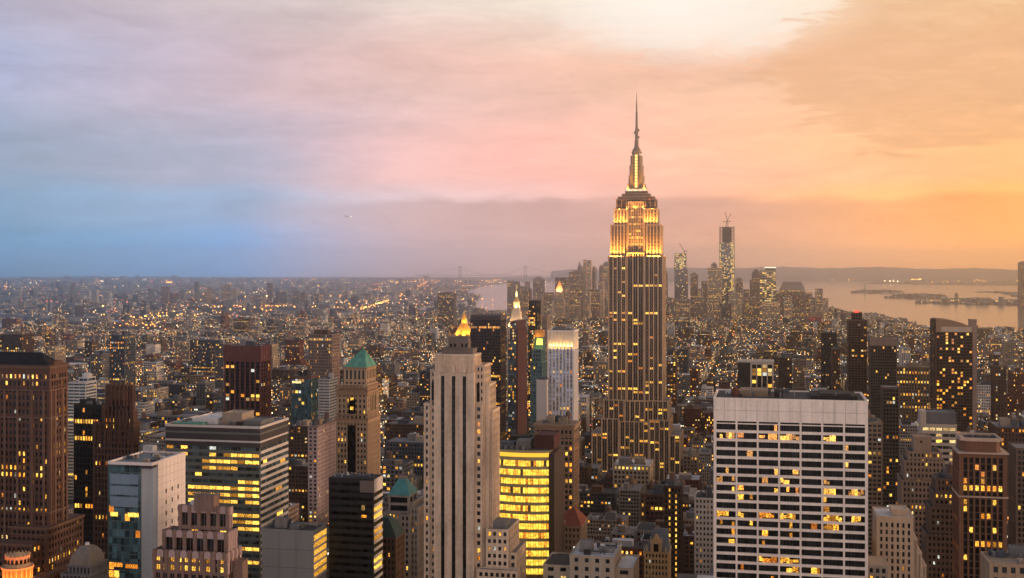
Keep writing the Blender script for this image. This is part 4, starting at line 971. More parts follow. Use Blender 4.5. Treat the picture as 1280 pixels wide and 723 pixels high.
def gold_pyramid():
    D = 2000
    b = Hero('pyramid_roof_tower', 'floodlit golden pyramid roof rising behind the striped tower', 'skyscraper', 559, 590, D, 420, 40, 440)
    X, Z = b.X, b.Z; w, dp = b.w, b.dep
    st = Style(bay=3.2, pw=1.4, fh=3.8, sh=1.5, wall=W['limestone'], lit=.06, par=1.5)
    b.block((0, w, 0, dp), 0, b.zt, st); 
    m = MB(); g = wall_mat('gilt_tile', (0.55, 0.33, 0.08), .15, .5); q = 8
    def oct(cx, cy, r0, r1, z0, z1): m.cone(cx, cy, r0, r1, z0, z1, 8, 0, math.pi/8)
    cx, cy = X(576.5), dp/2; u = D/F
    oct(cx, cy, 13.5*u, 3.6*u, Z(421), Z(404)); oct(cx, cy, 3.2*u, 2.6*u, Z(404), Z(400)); oct(cx, cy, 3.3*u, 1.0*u, Z(400), Z(393)); oct(cx, cy, .9*u, .1*u, Z(393), Z(388))
    b.part('roof', m, g)
    for k in range(8):
        a = k*math.pi/4+.2; lamp('floodlight', b.root, (cx+math.cos(a)*22, cy+math.sin(a)*22, Z(420)+1), (cx, cy, Z(408)), 60000, (1, .50, .08), .6, 'SPOT', 90)
        lamp('floodlight', b.root, (cx+math.cos(a)*9, cy+math.sin(a)*9, Z(406)), (cx, cy, Z(394)), 14000, (1, .50, .08), .5, 'SPOT', 90)
    for px in (561, 588): m = MB(); m.frustum((X(px)-2.4, X(px)+2.4, 1, 6), b.zt-1, (X(px)-.4, X(px)+.4, 3, 4), b.zt+9); b.part('pinnacle', m, g)
    b.done()
gold_pyramid()

def mid_towers():
    # purple-black glass box
    b = Hero('office_tower', 'wide dark purple glass box tower right of the golden pyramid', 'office tower', 588, 626, 1450, 394, 30, 500, pb=632.5)
    st = Style(bay=1.9, pw=.35, fh=3.7, sh=1.1, mode='v', cw=.7, d=.3, wall=wall_mat('purple_black', (0.045, 0.03, 0.04), .15, .5, .4), lit=.07, par=6, glass=GLK, rows=.13, rowp=7, lits=[LY, LO])
    b.block((0, b.w, 0, b.dep), 0, b.zt, st); b.done()
    # campanile with a lit gold top
    D = 2050
    b = Hero('clock_tower', 'slender white campanile with lit golden cupola and pyramid spire', 'skyscraper', 634, 653, D, 413, 24, 530, pb=656.5)
    X, Z = b.X, b.Z; w, dp = b.w, b.dep; wm = wall_mat('campanile_marble', (0.58, 0.49, 0.40), .12); cx, cy = w/2+.5, dp/2
    st = Style(bay=2.6, pw=1.2, fh=4, sh=1.6, wall=wm, lit=.05, par=1.5); b.block((0, w, 0, dp), 0, b.zt, st)
    for z, o in ((Z(413), 1.2), (Z(420), .8), (Z(432), .8)): b.band((0, w, 0, dp), z-.5, z+.5, o, wm)
    m = MB(); m.frustum((.5, w-.5, .5, dp-.5), b.zt-.4, (cx-5, cx+5, cy-5, cy+5), Z(385)); b.part('roof', m, wm)
    m = MB(); m.box(cx-4.2, cx+4.2, cy-4.2, cy+4.2, Z(385.2), Z(378)); m.ring(cx-5.2, cx+5.2, cy-5.2, cy+5.2, Z(385.5), Z(384.3), 1.0); m.ring(cx-5, cx+5, cy-5, cy+5, Z(378.6), Z(377.4), 1.0); b.part('lantern', m, wm)
    g = wall_mat('gilt_cupola', (0.8, 0.5, 0.15), .1, .4)
    m = MB(); m.cone(cx, cy, 4.6, 3.4, Z(377.4), Z(373.6), 12); m.cone(cx, cy, 3.4, 1.4, Z(373.6), Z(371.4), 12); b.part('cupola', m, g)
    m = MB(); m.cone(cx, cy, 1.4, 1.6, Z(371.4), Z(368), 10); m.cone(cx, cy, 1.8, .1, Z(368), Z(363.5), 10); b.part('finial', m, glow_mat('cupola_lamp', (1, .72, .3), 3.0))
    for a in range(4):
        t = a*math.pi/2+math.pi/4; c, s_ = math.cos(t), math.sin(t)
        lamp('floodlight', b.root, (cx+c*19, cy+s_*19, Z(409)), (cx, cy, Z(392)), 45000, (1, .60, .24), .5, 'SPOT', 80)
        t += math.pi/4; c, s_ = math.cos(t), math.sin(t)
        lamp('floodlight', b.root, (cx+c*9, cy+s_*9, Z(386)), (cx, cy, Z(376)), 26000, (1, .6, .18), .5, 'SPOT', 90)
        lamp('floodlight', b.root, (cx+c*16, cy+s_*16, Z(414)), (cx, cy, Z(400)), 26000, (1, .60, .24), .5, 'SPOT', 90)
    b.done()
    # maroon slab with a blue-black lit face
    b = Hero('apartment_tower', 'narrow maroon and black slab in front of the white campanile', 'tower', 635, 645.5, 1350, 402, 28, 560, pb=657)
    X, Z = b.X, b.Z; w, dp = b.w, b.dep
    st = Style(bay=2.4, pw=.3, fh=3.3, sh=.9, mode='h', cw=.5, d=.3, wall=wall_mat('blue_black', (0.05, 0.05, 0.065), .2, .5), lit=.09, par=2, glass=GLB, rows=.2, rowp=4)
    b.block((0, w, 0, dp-.02), 0, Z(425), st, 'fl'); b.block((2, w, 1, dp-.02), Z(425)-1, b.zt, st.but(lit=.3, wall=wall_mat('maroon', (0.07, 0.022, 0.022), .15)), 'fl')
    m = MB(); m.box(w-.02, w+1.5, -.3, dp+.3, 0, Z(412)); b.part('side_wall', m, wall_mat('maroon', (0.07, 0.022, 0.022), .15)); b.done()
    # slim black tower with a lit face
    b = Hero('apartment_tower', 'slim black tower with gold lit left half behind the green lantern tower', 'tower', 661, 672, 1850, 376, 22, 450, pb=676)
    st = Style(bay=2.6, pw=.3, fh=3.4, sh=.8, cw=.5, d=.3, wall=W['dark'], lit=.05, par=1.5, glass=GLK)
    w = b.w; b.block((0, w, 0, b.dep), 0, b.zt, st, 'flr'); b.block((-.6, w*.78, -2.6, -.02), 0, b.Z(390), st.but(lit=.55, lits=[LO, LP, LY], rows=0), 'fl'); b.done()
    b = Hero('office_tower', 'grey pink slab right of the slim black tower', 'tower', 677, 684, 2000, 395, 26, 415, pb=687.5)
    b.block((0, b.w, 0, b.dep), 0, b.zt, Style(bay=2.6, pw=1.2, wall=W['pinkish'], lit=.06)); b.done()
    # green lantern tower on a teal shaft
    D = 1180
    b = Hero('lantern_tower', 'teal tower topped by a glowing yellow green lantern', 'tower', 663, 678, D, 452, 20, 545, pb=684)
    X, Z = b.X, b.Z; w, dp = b.w, b.dep; t = wall_mat('teal_stone', (0.10, 0.17, 0.17), .25)
    b.block((0, w, 0, dp), 0, Z(452), Style(bay=2.0, pw=.6, fh=3.5, sh=1.1, cw=1, wall=t, lit=.04, glass=GLB), 'flr')
    b.block((1.2, w-1, 1.5, dp-1.5), Z(452)-1, Z(437), Style(bay=2.2, pw=.8, wall=t, lit=.0, par=1), 'flr')
    cx, cy = X(671.5), dp/2
    m = MB(); m.frustum((cx-5.4, cx+5.4, cy-5.4, cy+5.4), Z(437.2), (cx-3.0, cx+3.0, cy-3.0, cy+3.0), Z(432)); m.frustum((cx-4.2, cx+4.2, cy-4.2, cy+4.2), Z(424.2), (cx-3.2, cx+3.2, cy-3.2, cy+3.2), Z(422)); b.part('lantern_frame', m, t)
    m = MB(); m.cone(cx, cy, 3.6, 2.6, Z(432), Z(424), 12); m.cone(cx, cy, 3.2, 2.0, Z(437), Z(432), 12); b.part('lantern', m, glow_mat('green_lamp', (0.75, 0.95, 0.10), 2.6))
    m = MB(); m.box(cx-4.3, cx+4.3, cy-4.3, cy+4.3, Z(422), Z(413.5)); b.part('lantern_cap', m, wall_mat('orange_gable', (0.5, 0.25, 0.08), .2))
    lamp('floodlight', b.root, (cx, cy-10, Z(437)), (cx, cy, Z(440)), 1600, (.8, 1, .2), 1.0, 'POINT')
    lamp('floodlight', b.root, (cx-1, cy-8, Z(422)), (cx, cy, Z(416)), 1500, (1, .5, .1), 1.0, 'POINT')
    for s_ in (-1, 1):
        for t_ in (-1, 1): m = MB(); m.bar((cx+s_*4.7, cy+t_*4.7, Z(437)), (cx+s_*4.0, cy+t_*4.0, Z(422)), .8); b.part('lantern_post', m, t)
    b.done()
    # white tower with a floodlit crown
    D = 1000
    b = Hero('office_tower', 'white gridded tower with pale blue windows and brightly lit yellow crown', 'skyscraper', 684.5, 717.5, D, 414, 30, 545, pb=723)
    X, Z = b.X, b.Z; w, dp = b.w, b.dep; wm = wall_mat('white_stone', (0.70, 0.63, 0.58), .08)
    blue = glass_mat('pale_blue_glass', (0.20, 0.25, 0.36), .35, .5)
    st = Style(bay=(w-1.8)/7, pw=1.3, fh=3.75, sh=1.5, mode='v', cw=1.5, d=.4, wall=wm, lit=.05, par=.5, glass=blue, lits=[LP, LO], span=wall_mat('blue_grey_span', (0.33, 0.33, 0.38), .1))
    b.block((0, w, 0, dp), 0, Z(434), st, 'fr', top=False)
    # crown: tall fins in front of a lit back wall
    m = MB(); m.box(1.3, w-1.3, 1.3, dp-1.3, Z(434)-1, Z(415.5)); b.part('crown_wall', m, wm)
    n = 8
    for i in range(n):
        x = .6 + i*(w-1.2)/(n-1); m = MB(); m.box(x-.55, x+.55, -.2, 1.25, Z(434)-.8, Z(413.5)); b.part('crown_fin', m, wm)
    for i in range(5): y = 3 + i*(dp-4)/4.2; m = MB(); m.box(w-1.25, w+.2, y-.55, y+.55, Z(434)-.8, Z(413.5)); b.part('crown_fin', m, wm)
    m = MB(); m.ring(-.4, w+.4, -.4, dp+.4, Z(415), Z(413), 1.4); b.part('crown_rim', m, wm)
    for i in range(n-1):
        x = .6+(i+.5)*(w-1.2)/(n-1); lamp('floodlight', b.root, (x, -3.5, Z(439)), (x, 1.0, Z(419)), 1500, (1, .58, .15), .4, 'SPOT', 110); lamp('floodlight', b.root, (x, .35, Z(433.8)), (x, 1.25, Z(416)), 1500, (1, .60, .17), .3, 'SPOT', 120)
    for i in range(3): y = 4+i*8; lamp('floodlight', b.root, (w+4, y, Z(439)), (w-1.0, y, Z(421)), 2600, (1, .60, .17), .4, 'SPOT', 110)
    m = MB(); m.box(X(689), X(712), 6, dp-6, Z(416), Z(411.5)); b.part('roof_bulkhead', m, W['grey']); b.done()
    b = Hero('office_block', 'blank pale slab in front left of the white tower with lit crown', 'office block', 670.5, 683.5, 990, 476, 14, 540)
    m = MB(); m.box(0, b.w, 0, b.dep, 0, b.zt); m.ring(-.1, b.w+.1, -.1, b.dep+.1, b.zt-.1, b.zt+.8, .4); b.part('wall', m, wall_mat('pale_brick', (0.52, 0.46, 0.42), .08)); b.wall.box(.4, b.w-.4, .4, b.dep-.4, b.zt-.05, b.zt+.2, b.mi(ROOF_D))
    m = MB(); m.box(b.w*.15, b.w*.8, 3, 10, b.zt, b.zt+2.5); b.part('roof_bulkhead', m, W['slate']); b.done()
    # brown stone block with a heavy cornice
    D = 850
    b = Hero('stone_building', 'brown stone block with deep cornice below the white tower with lit crown', 'building', 668, 717.5, D, 530, 34, 640, pb=724)
    X, Z = b.X, b.Z; w, dp = b.w, b.dep; br = wall_mat('warm_brown_stone', (0.29, 0.185, 0.125), .2)
    st = Style(bay=3.0, pw=1.0, fh=3.8, sh=1.3, cw=1.5, wall=br, lit=.14, par=4, roof=ROOF_D, mull=0, lits=[LO, LY])
    b.block((0, w, 0, dp), 0, b.zt, st, 'flr'); b.band((0, w, 0, dp), b.zt-1.6, b.zt-.4, 1.2, br); b.band((0, w, 0, dp), Z(546), Z(544.5), .5, br)
    for i in range(10): x = (i+.5)*w/10; b.wall.box(x-.45, x+.45, -.25, .3, Z(544), b.zt-1.5, b.mi(br))
    roof_stuff(b, (0, w, 0, dp), b.zt, 14, True, 4); b.done()
mid_towers()

def yellow_block():
    D = 700
    b = Hero('office_block', 'curved office block glowing yellow on every floor beside the striped tower', 'office block', 617, 686, D, 561, 40, 690)
    X, Z = b.X, b.Z; w = b.w; zt = b.zt; fh = 5.2
    # the front bows gently outwards
    N = 22; xs = [w*i/N for i in range(N+1)]; bow = lambda x, o=0.0: 3.0*((2*x/w-1)**2) - 2.2 + o
    def strip(mb, z0, z1, o0, th, x0=0, x1=N):
        for i in range(x0, x1):
            a, c = xs[i], xs[i+1]; mb.prism([(a, bow(a, o0)), (c, bow(c, o0)), (c, bow(c, o0)+th), (a, bow(a, o0)+th)], z0, z1)
    core = MB(); core.prism([(x, bow(x, .6)) for x in xs] + [(w, 26), (0, 26)], 0, zt-1.0); b.part('wall', core, wall_mat('amber_core', (0.20, 0.14, 0.07), .2))
    span = wall_mat('gold_spandrel', (0.38, 0.31, 0.16), .15, .35, .5)
    big = lit_mat('lit_bright', (1.0, 0.42, 0.02), (1.0, 0.64, 0.07), 1.7, 0.45, 0.65, 1.35, 0.8, 1.15)
    q = random.Random(21); n = 13
    for j in range(n):
        z = zt-4.2-(j+1)*fh
        m = MB(); strip(m, z+3.4, z+fh, -.1, .75); b.part('spandrel', m, span)
        for i in range(N):
            if q.random() < (.985 if j not in (0, 3) else .8): 
                m = MB(); a, c = xs[i]+.1, xs[i+1]-.1; m.prism([(a, bow(a, .3)), (c, bow(c, .3)), (c, bow(c, .45)), (a, bow(a, .45))], z+.05, z+3.4)
                o = b.part('window', m, big if q.random() < .85 else LO)
                if j > 5: o['kind'] = 'stuff'
            m = MB(); a = xs[i]; m.box(a-.05, a+.05, bow(a, .05), bow(a, .65), z, z+3.45); b.part('mullion', m, STEEL); b.root.children[-1]['kind'] = 'stuff'
    m = MB(); strip(m, zt-4.0, zt-1.6, .1, .6); b.part('top_band', m, glow_mat('cove_light', (1.0, .55, .05), 1.25))
    m = MB(); strip(m, zt-1.6, zt-.2, -.2, .9); b.part('parapet', m, span)
    m = MB(); m.prism([(x, bow(x, .3)) for x in xs] + [(w, 25.7), (0, 25.7)], zt-.95, zt-.5); b.part('roof', m, ROOF_D)
    # dark side tower
    kb = wall_mat('dark_bronze', (0.045, 0.028, 0.025), .15, .6); x0, x1 = X(680), X(693)
    m = MB(); m.box(w*1.0+.05, x1, -.5, 34, 0, zt-2.0); b.part('side_wall', m, kb)
    m = MB(); m.box(X(664), X(689), 9, 30, zt-1, Z(546)); m.ring(X(664)-.2, X(689)+.2, 8.8, 30.2, Z(547), Z(545), .6); b.part('roof_bulkhead', m, wall_mat('maroon', (0.07, 0.022, 0.022), .15))
    for k, (a, c, y0, y1, h) in enumerate(((622, 640, 6, 14, 3), (643, 660, 5, 18, 4.5), (630, 655, 16, 24, 5.5))):
        m = MB(); m.box(X(a), X(c), y0, y1, zt-1, zt+h); b.part('roof_bulkhead', m, [W['slate'], W['grey'], W['dark']][k])
    clutter(b, (1, w-2, 3, 24), zt-.2, 76, 14)
    for k in range(5): m = MB(); m.cone(X(624+k*7), 3.5, 1.2, 1.2, zt-.6, zt+1.6, 10); b.part('fan', m, W['grey'])
    b.done()
yellow_block()

def near_centre():
    D = 730
    b = Hero('pyramid_roof_building', 'brown building with red tiled pyramid roof', 'building', 690, 726, D, 657, 20, 710, pb=733.5)
    X, Z = b.X, b.Z; w, dp = b.w, b.dep; br = wall_mat('buff_brown', (0.31, 0.215, 0.15), .2)
    st = Style(bay=2.5, pw=1.2, fh=3.6, sh=1.6, cw=1.3, wall=br, lit=.06, par=1.2)
    b.block((0, w, 0, dp), 0, b.zt, st, 'flr'); b.band((0, w, 0, dp), b.zt-.6, b.zt+.1, .6, br)
    m = MB(); m.frustum((-.4, w+.4, -.4, dp+.4), b.zt+.1, (w*.62, w*.68, dp*.46, dp*.54), Z(638)); b.part('roof', m, wall_mat('red_tile', (0.24, 0.065, 0.04), .25))
    m = MB(); m.box(X(697), X(706), -.2, 2.4, b.zt+.3, b.zt+3.0); b.part('dormer', m, br); m = MB(); m.box(X(698), X(705), -.28, -.15, b.zt+.7, b.zt+2.2); b.part('window', m, LY); b.done()
    D = 590
    b = Hero('stone_building', 'broad beige building with pale flat roof at the bottom edge', 'building', 712, 768, D, 694, 22, 723, pb=777)
    X, Z = b.X, b.Z; w, dp = b.w, b.dep; bg = wall_mat('warm_beige', (0.40, 0.315, 0.235), .18)
    st = Style(bay=5.2, pw=3.2, fh=4.2, sh=2.2, cw=2.4, wall=bg, lit=.03, par=1.2, roof=ROOF_W)
    b.block((0, w, 0, dp), 0, b.zt, st, 'flr'); roof_stuff(b, (0, w, 4, dp), b.zt-1, 22, False, 2); clutter(b, (1, w-1, 1, dp-1), b.zt-.1, 77, 12)
    b.block((-14, -.05, 4, dp), 0, Z(710), st.but(roof=ROOF_D), 'flr'); b.block((w+.05, w+9, 2, dp), 0, Z(708), st.but(roof=ROOF_W, wall=wall_mat('warm_beige_dark', (0.33, 0.24, 0.17), .2)), 'flr'); b.done()
    D = 740
    b = Hero('gabled_building', 'ornate tan building with steep grey slate roof and stone gable', 'building', 805, 836, D, 690, 18, 723)
    X, Z = b.X, b.Z; w, dp = b.w, b.dep; t = wall_mat('honey_stone', (0.50, 0.34, 0.18), .18); sl = wall_mat('grey_slate', (0.14, 0.145, 0.155), .25, .6)
    b.block((0, w, 0, dp), 0, b.zt, Style(bay=2.1, pw=1.0, fh=3.6, sh=1.5, cw=1.1, wall=t, lit=.08, par=1.0), 'flr'); b.band((0, w, 0, dp), b.zt-.5, b.zt+.2, .5, t)
    m = MB(); m.frustum((0, w, .2, dp), b.zt, (w*.34, w*.9, dp*.5, dp*.6), Z(664)); b.part('roof', m, sl)
    gx0, gx1 = X(813.5), X(827); m = MB(); zg = Z(677)
    m.box(gx0, gx1, -.5, 2.0, b.zt-1, zg); m.frustum((gx0+.3, gx1-.3, -.5, 2.0), zg, ((gx0+gx1)/2-.5, (gx0+gx1)/2+.5, -.4, 1.5), Z(667.5))
    for x in (gx0, gx1): m.frustum((x-.5, x+.5, -.7, .3), zg-1, (x-.15, x+.15, -.4, 0), zg+3.4)
    b.part('gable', m, t)
    m = MB(); m.prism([((gx0+gx1)/2+1.5*math.cos(a*math.pi/8), 0) for a in range(0)] or [(gx0+1.8, -.62), (gx1-1.8, -.62), (gx1-1.8, -.45), (gx0+1.8, -.45)], b.zt+.6, zg-1.2); b.part('window', m, GLK)
    for k in range(3): m = MB(); x = w*(.12+.38*k); m.frustum((x-.7, x+.7, .5, 1.8), b.zt, (x-.2, x+.2, .8, 1.4), b.zt+3.2); b.part('dormer', m, t)
    b.done()
    b = Hero('apartment_tower', 'dark narrow slab with two columns of bright yellow windows right of the slate gable', 'tower', 830, 852, 800, 607, 16, 723)
    w = b.w; st = Style(bay=2.1, pw=.9, fh=3.7, sh=1.7, cw=.9, d=.4, wall=wall_mat('sooty_brick', (0.075, 0.045, 0.035), .25), lit=.0, par=2, lits=[LY], glass=GLK)
    b.block((0, w, 0, b.dep), 0, b.zt, st, 'flr', lit=lambda f, i, j, n, nf: f == 'f' and i in (n//2-1, n//2+1) and RNG.random() < .86); roof_stuff(b, (0, w, 0, b.dep), b.zt, 31, True, 2); b.done()
    b = Hero('loft_building', 'dark brick loft with a long bright yellow window strip in the middle blocks', 'building', 806, 846, 980, 618, 24, 660)
    st = Style(bay=3.4, pw=1.0, fh=4, sh=1.6, cw=1.2, wall=wall_mat('sooty_red', (0.11, 0.05, 0.04), .25), lit=.03, par=2, roof=ROOF_D)
    b.block((0, b.w, 0, b.dep), 0, b.zt, st, 'flr', lit=lambda f, i, j, n, nf: LY if (f == 'f' and j == nf-3 and 1 <= i <= n-3) else False); roof_stuff(b, (0, b.w, 0, b.dep), b.zt, 33, True, 3); b.done()
    b = Hero('department_store', 'wide white roofed building at the foot of the great art deco tower', 'building', 766, 812, 1130, 581, 40, 612)
    b.block((0, b.w, 0, b.dep), 0, b.zt, Style(bay=3.6, pw=1.4, fh=4.4, sh=1.8, cw=1.5, wall=W['beige'], lit=.25, par=1.5, roof=ROOF_W, rows=.4, rowp=3)); roof_stuff(b, (0, b.w, 0, b.dep), b.zt, 35, True, 3); b.done()
    b = Hero('office_building', 'white block with regular dark windows at left edge of the white gridded slab', 'building', 868, 893, 800, 622, 20, 723)
    b.block((0, b.w, 0, b.dep), 0, b.zt, Style(bay=2.6, pw=1.2, fh=3.6, sh=1.7, cw=1.2, wall=wall_mat('old_white_brick', (0.55, 0.49, 0.44), .15), lit=.05, par=1.5, roof=ROOF_D)); roof_stuff(b, (0, b.w, 0, b.dep), b.zt, 36, True, 3); b.done()
near_centre()

def right_side():
    b = Hero('office_block', 'dark block with four lit pale framed bays just above the white gridded slab', 'office block', 922, 967, 1300, 452, 30, 495)
    X, Z = b.X, b.Z; w = b.w; fr = wall_mat('bone_frame', (0.50, 0.42, 0.34), .1)
    m = MB(); m.box(0, X(938), 0, 30, 0, b.zt-.5); b.part('side_wall', m, W['dark'])
    b.block((X(938), w, -.4, 30), 0, b.zt, Style(bay=(w-X(938)-1)/4, pw=1.2, fh=4.2, sh=.5, mode='v', cw=1.6, d=.7, wall=fr, span=W['dark'], lit=.1, par=3, glass=GLK, rows=.3, rowp=6), 'fr'); b.band((0, w, -.2, 30), b.zt-1.0, b.zt+.4, .6, fr); b.done()
    # tall dark towers
    b = Hero('apartment_tower', 'dark brown slab tower with red topped stub roof left of the flat topped dark tower', 'tower', 1060, 1084, 1500, 400, 26, 500)
    st = Style(bay=4, pw=.7, fh=3.2, sh=1.1, mode='h', cw=.8, d=.4, wall=wall_mat('dark_umber', (0.11, 0.065, 0.05), .2), lit=.07, par=2, glass=GLK)
    b.block((0, b.w, 0, b.dep), 0, b.zt, st); b.block((b.w*.22, b.w*.75, 6, 20), b.zt-1, b.Z(391), st.but(lit=0), 'fl'); m = MB(); m.box(b.w*.35, b.w*.6, 8, 14, b.Z(391)-.5, b.Z(388.5)); b.part('beacon', m, glow_mat('red_beacon', (1, .1, .06), 2.0)); b.done()
    b = Hero('office_tower', 'dark tower with pale blank top band, second tower right of the white gridded slab', 'tower', 1088, 1121, 1350, 423, 26, 520)
    st = Style(bay=2.4, pw=.6, fh=3.4, sh=1.0, cw=.9, d=.35, wall=wall_mat('umber_glass', (0.10, 0.075, 0.06), .2), lit=.06, par=9.2, glass=GLK)
    b.block((0, b.w, 0, b.dep), 0, b.zt, st); m = MB(); m.box(-.2, b.w+.2, -.25, 12, b.Z(432), b.zt+.3); b.part('top_band', m, W['pinkish']); b.done()
    b = Hero('office_tower', 'dark slab with few lights standing in front of the flat topped dark tower', 'tower', 1103, 1124, 1050, 484, 20, 545)
    b.block((0, b.w, 0, b.dep), 0, b.zt, st.but(par=2, lit=.06)); b.done()
    D = 1300
    b = Hero('apartment_tower', 'tall dark tower with sloping curved top and many orange windows', 'tower', 1170, 1216, D, 412, 30, 540)
    X, Z = b.X, b.Z; w = b.w; st = Style(bay=3.0, pw=.45, fh=3.2, sh=.9, mode='h', cw=.8, d=.35, wall=wall_mat('dark_umber', (0.11, 0.065, 0.05), .2), lit=.22, par=1, glass=GLK, lits=[LO, LO, LY], rows=.0)
    b.block((0, w, 0, 30), 0, Z(415), st, 'fl'); b.block((-2.6, -.02, 1, 28), 0, Z(399.5), st.but(lit=.02), 'fl')
    m = MB(); N = 10; top = lambda t: 398.5 + 1.2*t + 9.5*t**2.2
    pts = [(w*i/N, Z(top(i/N))) for i in range(N+1)]
    n0 = len(m.v)
    for y in (-.2, 29.0):
        for x, z in pts: m.v.append((x, y, z))
        for x, z in pts: m.v.append((x, y, Z(415)-.2))
    k = N+1
    for i in range(N):
        m.f += [(i, 2*k+i, 2*k+i+1, i+1), (k+i, i, i+1, k+i+1), (2*k+i, 3*k+i, 3*k+i+1, 2*k+i+1)]; m.m += [0]*3
    m.f += [(0, k, 3*k, 2*k), (N, 2*k+N, 3*k+N, k+N)]; m.m += [0, 0]; b.part('roof', m, wall_mat('tan_crown', (0.33, 0.20, 0.13), .1))
    m = MB(); m.box(w*.14, w*.97, -.5, .1, Z(414.6), Z(408.6)); b.part('top_band', m, wall_mat('cream_band', (0.55, 0.42, 0.32), .1)); b.done()
    b = Hero('chimney_block', 'pale brown plant tower just behind the curved top tower', 'tower', 1212, 1221, 1450, 400, 10, 430)
    m = MB(); m.box(0, b.w, 0, 10, 0, b.zt); m.ring(-.2, b.w+.2, -.2, 10.2, b.zt-2, b.zt+.5, .5); b.part('wall', m, W['pinkish']); b.done()
    # brown tower with vertical piers and octagonal crown
    D = 640
    b = Hero('office_tower', 'brown tower with vertical piers, chamfered corners and rimmed crown', 'skyscraper', 1199, 1259, D, 567, 22, 723)
    X, Z = b.X, b.Z; w = b.w; dp = 24; br = wall_mat('copper_brown', (0.18, 0.085, 0.05), .2, .7); rim = wall_mat('pale_rim', (0.52, 0.38, 0.29), .1)
    st = Style(bay=(w-4)/7, pw=.9, fh=3.7, sh=.75, mode='v', cw=2.2, d=.9, wall=br, span=wall_mat('bronze_span', (0.075, 0.05, 0.04), .2), lit=.14, par=2, glass=GLK, rows=.15, rowp=4, lits=[LO, LY])
    b.block((0, w, 0, dp), 0, Z(567), st, 'fl')
    for y, o in ((566, .9), (620.5, .5)): b.band((0, w, 0, dp), Z(y)-.35, Z(y)+.35, o, rim)
    m = MB(); c = 2.2; x0, x1, y0, y1 = X(1203), X(1252), 2, dp-2
    oc = lambda e: [(x0-e+c, y0-e), (x1+e-c, y0-e), (x1+e, y0-e+c), (x1+e, y1+e-c), (x1+e-c, y1+e), (x0-e+c, y1+e), (x0-e, y1+e-c), (x0-e, y0-e+c)]
    m.prism(oc(0), Z(567)-1, Z(551.5)); m.prism(oc(.5), Z(565), Z(563.5)); b.part('crown', m, br)
    m = MB(); m.prism(oc(.8), Z(551.8), Z(550)); m.ring(x0-.5, x1+.5, y0-.5, y1+.5, Z(551), Z(547.6), .8); b.part('crown_rim', m, rim)
    m = MB(); m.box(x0+3, x1-3, y0+4, y1-3, Z(550), Z(549.3)); b.part('roof', m, ROOF_D)
    for k in range(4): m = MB(); m.box(x0+4+k*4, x0+6+k*4, y0+6, y0+9, Z(550), Z(546.3)); b.part('air_unit', m, W['slate'])
    b.done()
    D = 860
    b = Hero('office_block', 'pale block with long lit window bands and grey blank penthouse', 'office block', 1152, 1196, D, 530, 26, 600)
    X, Z = b.X, b.Z; w = b.w
    b.block((0, w, 0, 26), 0, Z(530), Style(bay=5, pw=.3, fh=4.3, sh=2.2, mode='h', cw=.7, d=.4, wall=wall_mat('cream_stone', (0.50, 0.40, 0.32), .1), lit=.55, par=2.5, lits=[LP, LY, LP], rows=.2, rowp=1.6, roof=ROOF_G), 'fl')
    m = MB(); m.box(X(1158), w-.2, 3, 24, Z(530)-1, Z(517)); m.ring(X(1158)-.3, w+.1, 2.7, 24.3, Z(518), Z(515.5), .6); b.part('penthouse', m, W['grey']); b.part('side_tower', (lambda q: (q.box(-.6, X(1158), 1, 14, 0, Z(514)), q)[1])(MB()), wall_mat('cream_stone', (0.50, 0.40, 0.32), .1)); b.done()
    # stepped masonry towers
    D = 740; sb = wall_mat('sepia_brick', (0.30, 0.205, 0.145), .2)
    st = Style(bay=2.3, pw=1.1, fh=3.5, sh=1.6, cw=1.3, wall=sb, lit=.07, par=1.4, roof=ROOF_D, rows=.1, rowp=6)
    b = Hero('stepped_tower', 'stepped sepia masonry tower with blank square top between pale lit block and white slab', 'tower', 1127, 1184, D, 602, 26, 723)
    X, Z = b.X, b.Z
    b.block((0, b.w, 0, 26), 0, Z(600), st, 'fl'); b.block((X(1131), X(1182), 2, 24), 0, Z(576), st, 'fl'); b.block((X(1136), X(1178), 3.5, 23), 0, Z(565), st, 'fl')
    m = MB(); m.box(X(1144), X(1166), 6, 20, Z(565)-1, Z(548)); m.ring(X(1144)-.3, X(1166)+.3, 5.7, 20.3, Z(549.5), Z(547), .5); b.part('penthouse', m, sb); m = MB(); m.box(X(1152), X(1154), 5.9, 6.05, Z(555), Z(552)); b.part('window', m, GLK); b.done()
    D = 690
    b = Hero('stepped_tower', 'dark stepped brown masonry tower left of the brown pier tower', 'tower', 1158, 1200, D, 622, 24, 723)
    X, Z = b.X, b.Z; s2 = st.but(wall=wall_mat('dark_sepia', (0.17, 0.115, 0.085), .25), lit=.10)
    b.block((X(1172), b.w, 6, 24), 0, Z(600), s2, 'fl'); b.block((X(1168), b.w-.1, 3.5, 24), 0, Z(616), s2, 'fl'); b.block((X(1163), b.w+.1, 1.8, 24), 0, Z(634), s2, 'fl'); b.block((0, b.w-.2, 0, 24), 0, Z(668), s2, 'fl'); roof_stuff(b, (X(1174), b.w, 8, 22), Z(600), 41, True, 2); b.done()
    D = 600
    b = Hero('stone_building', 'light stone building with tall vertical piers right of the white gridded slab', 'building', 1096, 1150, D, 646, 24, 723)
    X, Z = b.X, b.Z; cs = wall_mat('cream_masonry', (0.50, 0.385, 0.285), .15)
    st3 = Style(bay=2.6, pw=1.5, fh=3.6, sh=1.3, mode='v', cw=1.6, d=.6, wall=cs, lit=.03, par=3.2, roof=ROOF_W)
